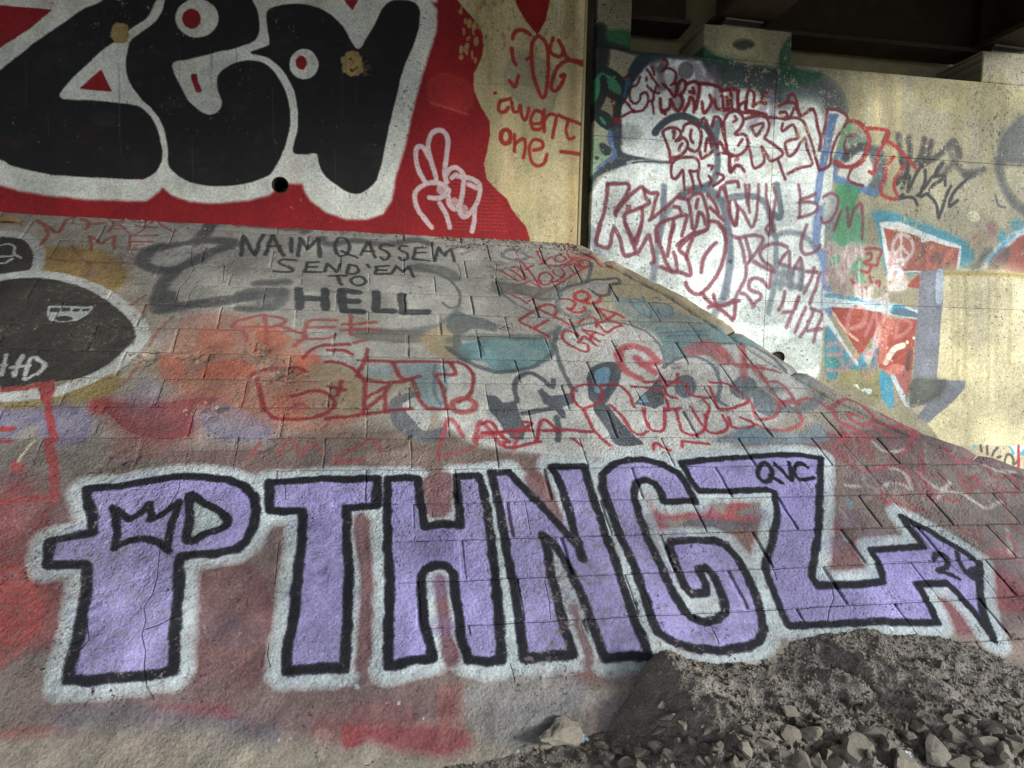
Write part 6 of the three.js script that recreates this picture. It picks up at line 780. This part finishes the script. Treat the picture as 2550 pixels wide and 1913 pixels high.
{
  // places read from the picture: (px, py, length in photo pixels); the ground gives the distance
  const hitGround = (px, py) => { const d = ray(px, py); let t = 1.0; for (let i = 0; i < 900; i++) { const q = EYE.clone().addScaledVector(d, t); if (q.y < groundY(q.x, q.z)) return [q, t]; t += 0.006; } return [EYE.clone().addScaledVector(d, t), t]; };
  const named = [[2135, 1875, 150], [2015, 1835, 60], [1965, 1845, 80], [2030, 1795, 40], [2165, 1830, 75], [2155, 1770, 55], [2205, 1855, 60], [2330, 1878, 105], [2370, 1835, 65], [2440, 1855, 70], [2480, 1830, 80], [2375, 1785, 45], [2415, 1805, 45], [2500, 1880, 60], [2045, 1810, 40], [1975, 1780, 55], [1990, 1805, 40], [2255, 1840, 45], [2290, 1815, 35], [2250, 1900, 90], [2060, 1890, 70], [1930, 1890, 60], [1860, 1880, 55], [1750, 1905, 60], [1720, 1850, 55], [1660, 1790, 40], [1650, 1760, 36], [1640, 1830, 30], [1700, 1815, 34], [1790, 1830, 26], [1880, 1835, 30], [1915, 1850, 26], [2110, 1700, 24], [2140, 1640, 36], [2190, 1720, 22], [2390, 1905, 80], [2475, 1905, 70], [2530, 1860, 60], [1600, 1880, 40], [1500, 1880, 36], [1560, 1905, 44], [1830, 1905, 50], [1990, 1905, 60]];
  const spots = named.map(([x, y, s]) => [x, y, s]);
  for (let i = 0; spots.length < 230 && i < 2000; i++) { const px = rr(1420, 2550), py = rr(1690, 1913); if (py < 1700 + (2550 - px) * 0.09 + 90 * rnd()) continue; spots.push([px, py, (12 + 36 * rnd() * rnd()) * (0.6 + 0.7 * (py - 1690) / 220)]); }
  spots.forEach(([px, py, s], i) => {
    const [q, t] = hitGround(px, py), L = Math.min(s, 30 + s * 0.42) * t / F * 0.52, m = mesh('loose_rock', ROCKS[i % 10], mRock[i % 3]);
    m.position.set(q.x, groundY(q.x, q.z) + L * 0.1, q.z); m.rotation.set(rr(-0.5, 0.5), rr(0, 6.28), rr(-0.5, 0.5)); const k = L * 0.9; m.scale.set(k, k, k);
    tag(m, 'broken grey brown stone lying in the dirt heap', 'rock', 'stones scattered over the dirt heap');
  });
  // broken stone too dense to count between them
  for (const [gi, N] of [[3, 900], [6, 900]]) {
    const im = new THREE.InstancedMesh(ROCKS[gi], mRock[gi % 3], N), M = new THREE.Matrix4(), q4 = new THREE.Quaternion(), eu = new THREE.Euler(), c3 = new THREE.Color(); let n = 0;
    for (let i = 0; i < 20000 && n < N; i++) { const x = rr(0.55, 3.1), d = 0.12 + 0.95 * Math.pow(rnd(), 0.6), z = zc(x) + d; if (rnd() > 0.04 + 0.9 * sstep(0.3, 0.85, d) * sstep(0.4, 1.3, x + d * 0.6)) continue; const s = 0.006 + 0.016 * rnd() * rnd() * (0.5 + d); eu.set(rr(0, 6), rr(0, 6), rr(0, 6)); M.compose(new THREE.Vector3(x, groundY(x, z) + s * 0.25, z), q4.setFromEuler(eu), new THREE.Vector3(s * rr(0.8, 1.4), s, s * rr(0.7, 1.1))); im.setMatrixAt(n, M); const c = rr(0.9, 1.25); im.setColorAt(n, c3.setRGB(c, c * 0.98, c * 0.94)); n++; }
    im.count = n; im.name = numbered('rubble'); im.castShadow = im.receiveShadow = true; tag(im, gi === 3 ? 'small angular rubble strewn thickly over the dirt heap' : 'darker crumbs of broken stone mixed into the dirt heap', 'rubble', null, 'stuff'); scene.add(im);
  }
  // a pale lump of concrete at the toe, with a scrap on it
  const [q, t] = hitGround(1392, 1862), L = 125 * t / F * 0.5, m = mesh('concrete_chunk', rockGeo(31, 3, 1.3), mRock[1]); m.position.set(q.x, groundY(q.x, q.z) + 0.036, q.z); m.scale.set(L, L * 0.8, L * 0.7); m.rotation.set(0.3, 0.5, -0.12); tag(m, 'pale broken lump of concrete alone at the toe of the bank', 'concrete chunk');
  const scrap = (px, py, s, label, col, sd) => { const [q2, t2] = hitGround(px, py), r = s * t2 / F * 0.5; const g = new THREE.PlaneGeometry(2, 1.3, 10, 8), p = g.attributes.position; for (let i = 0; i < p.count; i++) { const x = p.getX(i), y2 = p.getY(i); p.setXYZ(i, x * (1 - 0.2 * vn(y2 * 3, sd)), y2 * (1 - 0.25 * vn(x * 3, sd)), 0.9 * (fbm(x * 2 + sd, y2 * 2.4, 3) - 0.4)); } const g2 = g.clone(); g2.translate(0, 0, -0.03); const idx2 = g2.index.array; for (let i = 0; i < idx2.length; i += 3) { const b = idx2[i]; idx2[i] = idx2[i + 1]; idx2[i + 1] = b; } const gg = mergeGeometries([g, g2]); gg.computeVertexNormals(); const o = mesh('litter_scrap', gg, std({ color: lin(col), roughness: 0.6 })); o.scale.setScalar(r); o.position.copy(q2).add(new THREE.Vector3(0, 0.008, 0)); o.rotation.set(-1.1, 0.3, 0.4); tag(o, label, 'litter'); };
  scrap(2258, 1886, 28, 'crumpled white plastic scrap among the stones of the dirt heap', '#a9b0b0', 3); scrap(1452, 1846, 30, 'pale blue paper scrap beside the broken concrete lump', '#8f9ba4', 9);
  // small stones and grit: too many to count
  const G = 30000, inst = new THREE.InstancedMesh(rockGeo(77, 1), mRock[0], G), M4 = new THREE.Matrix4(), Q = new THREE.Quaternion(), E3 = new THREE.Euler(), col = new THREE.Color();
  let k = 0; for (let i = 0; i < 120000 && k < G; i++) { const x = rr(-1.4, 3.2), z = zc(x) + rnd() * rnd() * 1.6 + 0.012, heap = sstep(0.8, 1.2, x), dens = mix(0.35, 0.75, heap) * mix(0.35, 1, sstep(0.1, 0.6, z - zc(x))); if (rnd() > dens) continue; const s = 0.0014 + 0.0065 * Math.pow(rnd(), 3.2); E3.set(rr(0, 6), rr(0, 6), rr(0, 6)); M4.compose(new THREE.Vector3(x, groundY(x, z) + s * 0.2, z), Q.setFromEuler(E3), new THREE.Vector3(s * rr(0.8, 1.5), s, s)); inst.setMatrixAt(k, M4); const c = rr(0.95, 1.3) + (rnd() < 0.06 ? 0.3 : 0); inst.setColorAt(k, col.setRGB(c, c * 0.98, c * 0.94)); k++; }
  inst.count = k; inst.name = 'gravel'; inst.castShadow = inst.receiveShadow = true; tag(inst, 'fine gravel and grit spread over the dirt', 'gravel', null, 'stuff'); scene.add(inst);
}
{ // crumbled mortar and grit caught where the bank meets the wall
  const N = 700, im = new THREE.InstancedMesh(rockGeo(55, 1), mRock[1], N), M = new THREE.Matrix4(), q4 = new THREE.Quaternion(), eu = new THREE.Euler(), c3 = new THREE.Color(); let n = 0;
  for (let i = 0; i < 9000 && n < N; i++) { const u = rr(-2.4, 1.44), v = 0.012 + 0.16 * Math.pow(rnd(), 2.2); if (rnd() > 0.12 + 0.88 * sstep(0.2, 1.0, u)) continue; const s = 0.0025 + 0.012 * Math.pow(rnd(), 3); eu.set(rr(0, 6), rr(0, 6), rr(0, 6)); M.compose(at3(SLOPE, u, v, 0.002), q4.setFromEuler(eu), new THREE.Vector3(s * 1.3, s, s)); im.setMatrixAt(n, M); const c = rr(0.7, 1.25); im.setColorAt(n, c3.setRGB(c, c * 0.97, c * 0.9)); n++; }
  im.count = n; im.name = 'mortar_crumbs'; im.castShadow = im.receiveShadow = true; tag(im, 'crumbled mortar caught along the foot of the painted wall', 'rubble', null, 'stuff'); scene.add(im);
}
{ // dry leaf on the ledge at the head of the bank
  const [u, v] = onPlane(22, 560, SLOPE), s = new THREE.Shape(); s.moveTo(-0.07, 0); s.bezierCurveTo(-0.04, 0.03, 0.03, 0.028, 0.07, 0.004); s.bezierCurveTo(0.03, -0.022, -0.03, -0.024, -0.07, 0);
  const g = new THREE.ExtrudeGeometry(s, { depth: 0.0015, bevelEnabled: false, curveSegments: 10, steps: 1 }), p = g.attributes.position; for (let i = 0; i < p.count; i++) { const x = p.getX(i), y = p.getY(i); p.setZ(i, p.getZ(i) + 0.018 * Math.cos(x * 18) * 0.5 + Math.abs(y) * 0.8); } g.computeVertexNormals();
  const o = top('dry_leaf', 'curled brown dry leaf lying at the head of the slope', 'leaf'); mesh('leaf_blade', uvMetres(g, 0.1), std({ map: tintTex('#7d5a2e', '#a67f45'), roughness: 0.8 }), o); const st = new THREE.CylinderGeometry(0.0012, 0.0018, 0.05, 6); st.rotateZ(Math.PI / 2); st.translate(-0.09, 0, 0.008); mesh('stalk', uvMetres(st, 0.1), std({ color: lin('#6d4a25') }), o);
  o.position.copy(at3(SLOPE, u, v, 0.014)); o.rotation.set(-Math.PI / 2 + TH, 0, 0.1);
}
renderer.render(scene, camera);
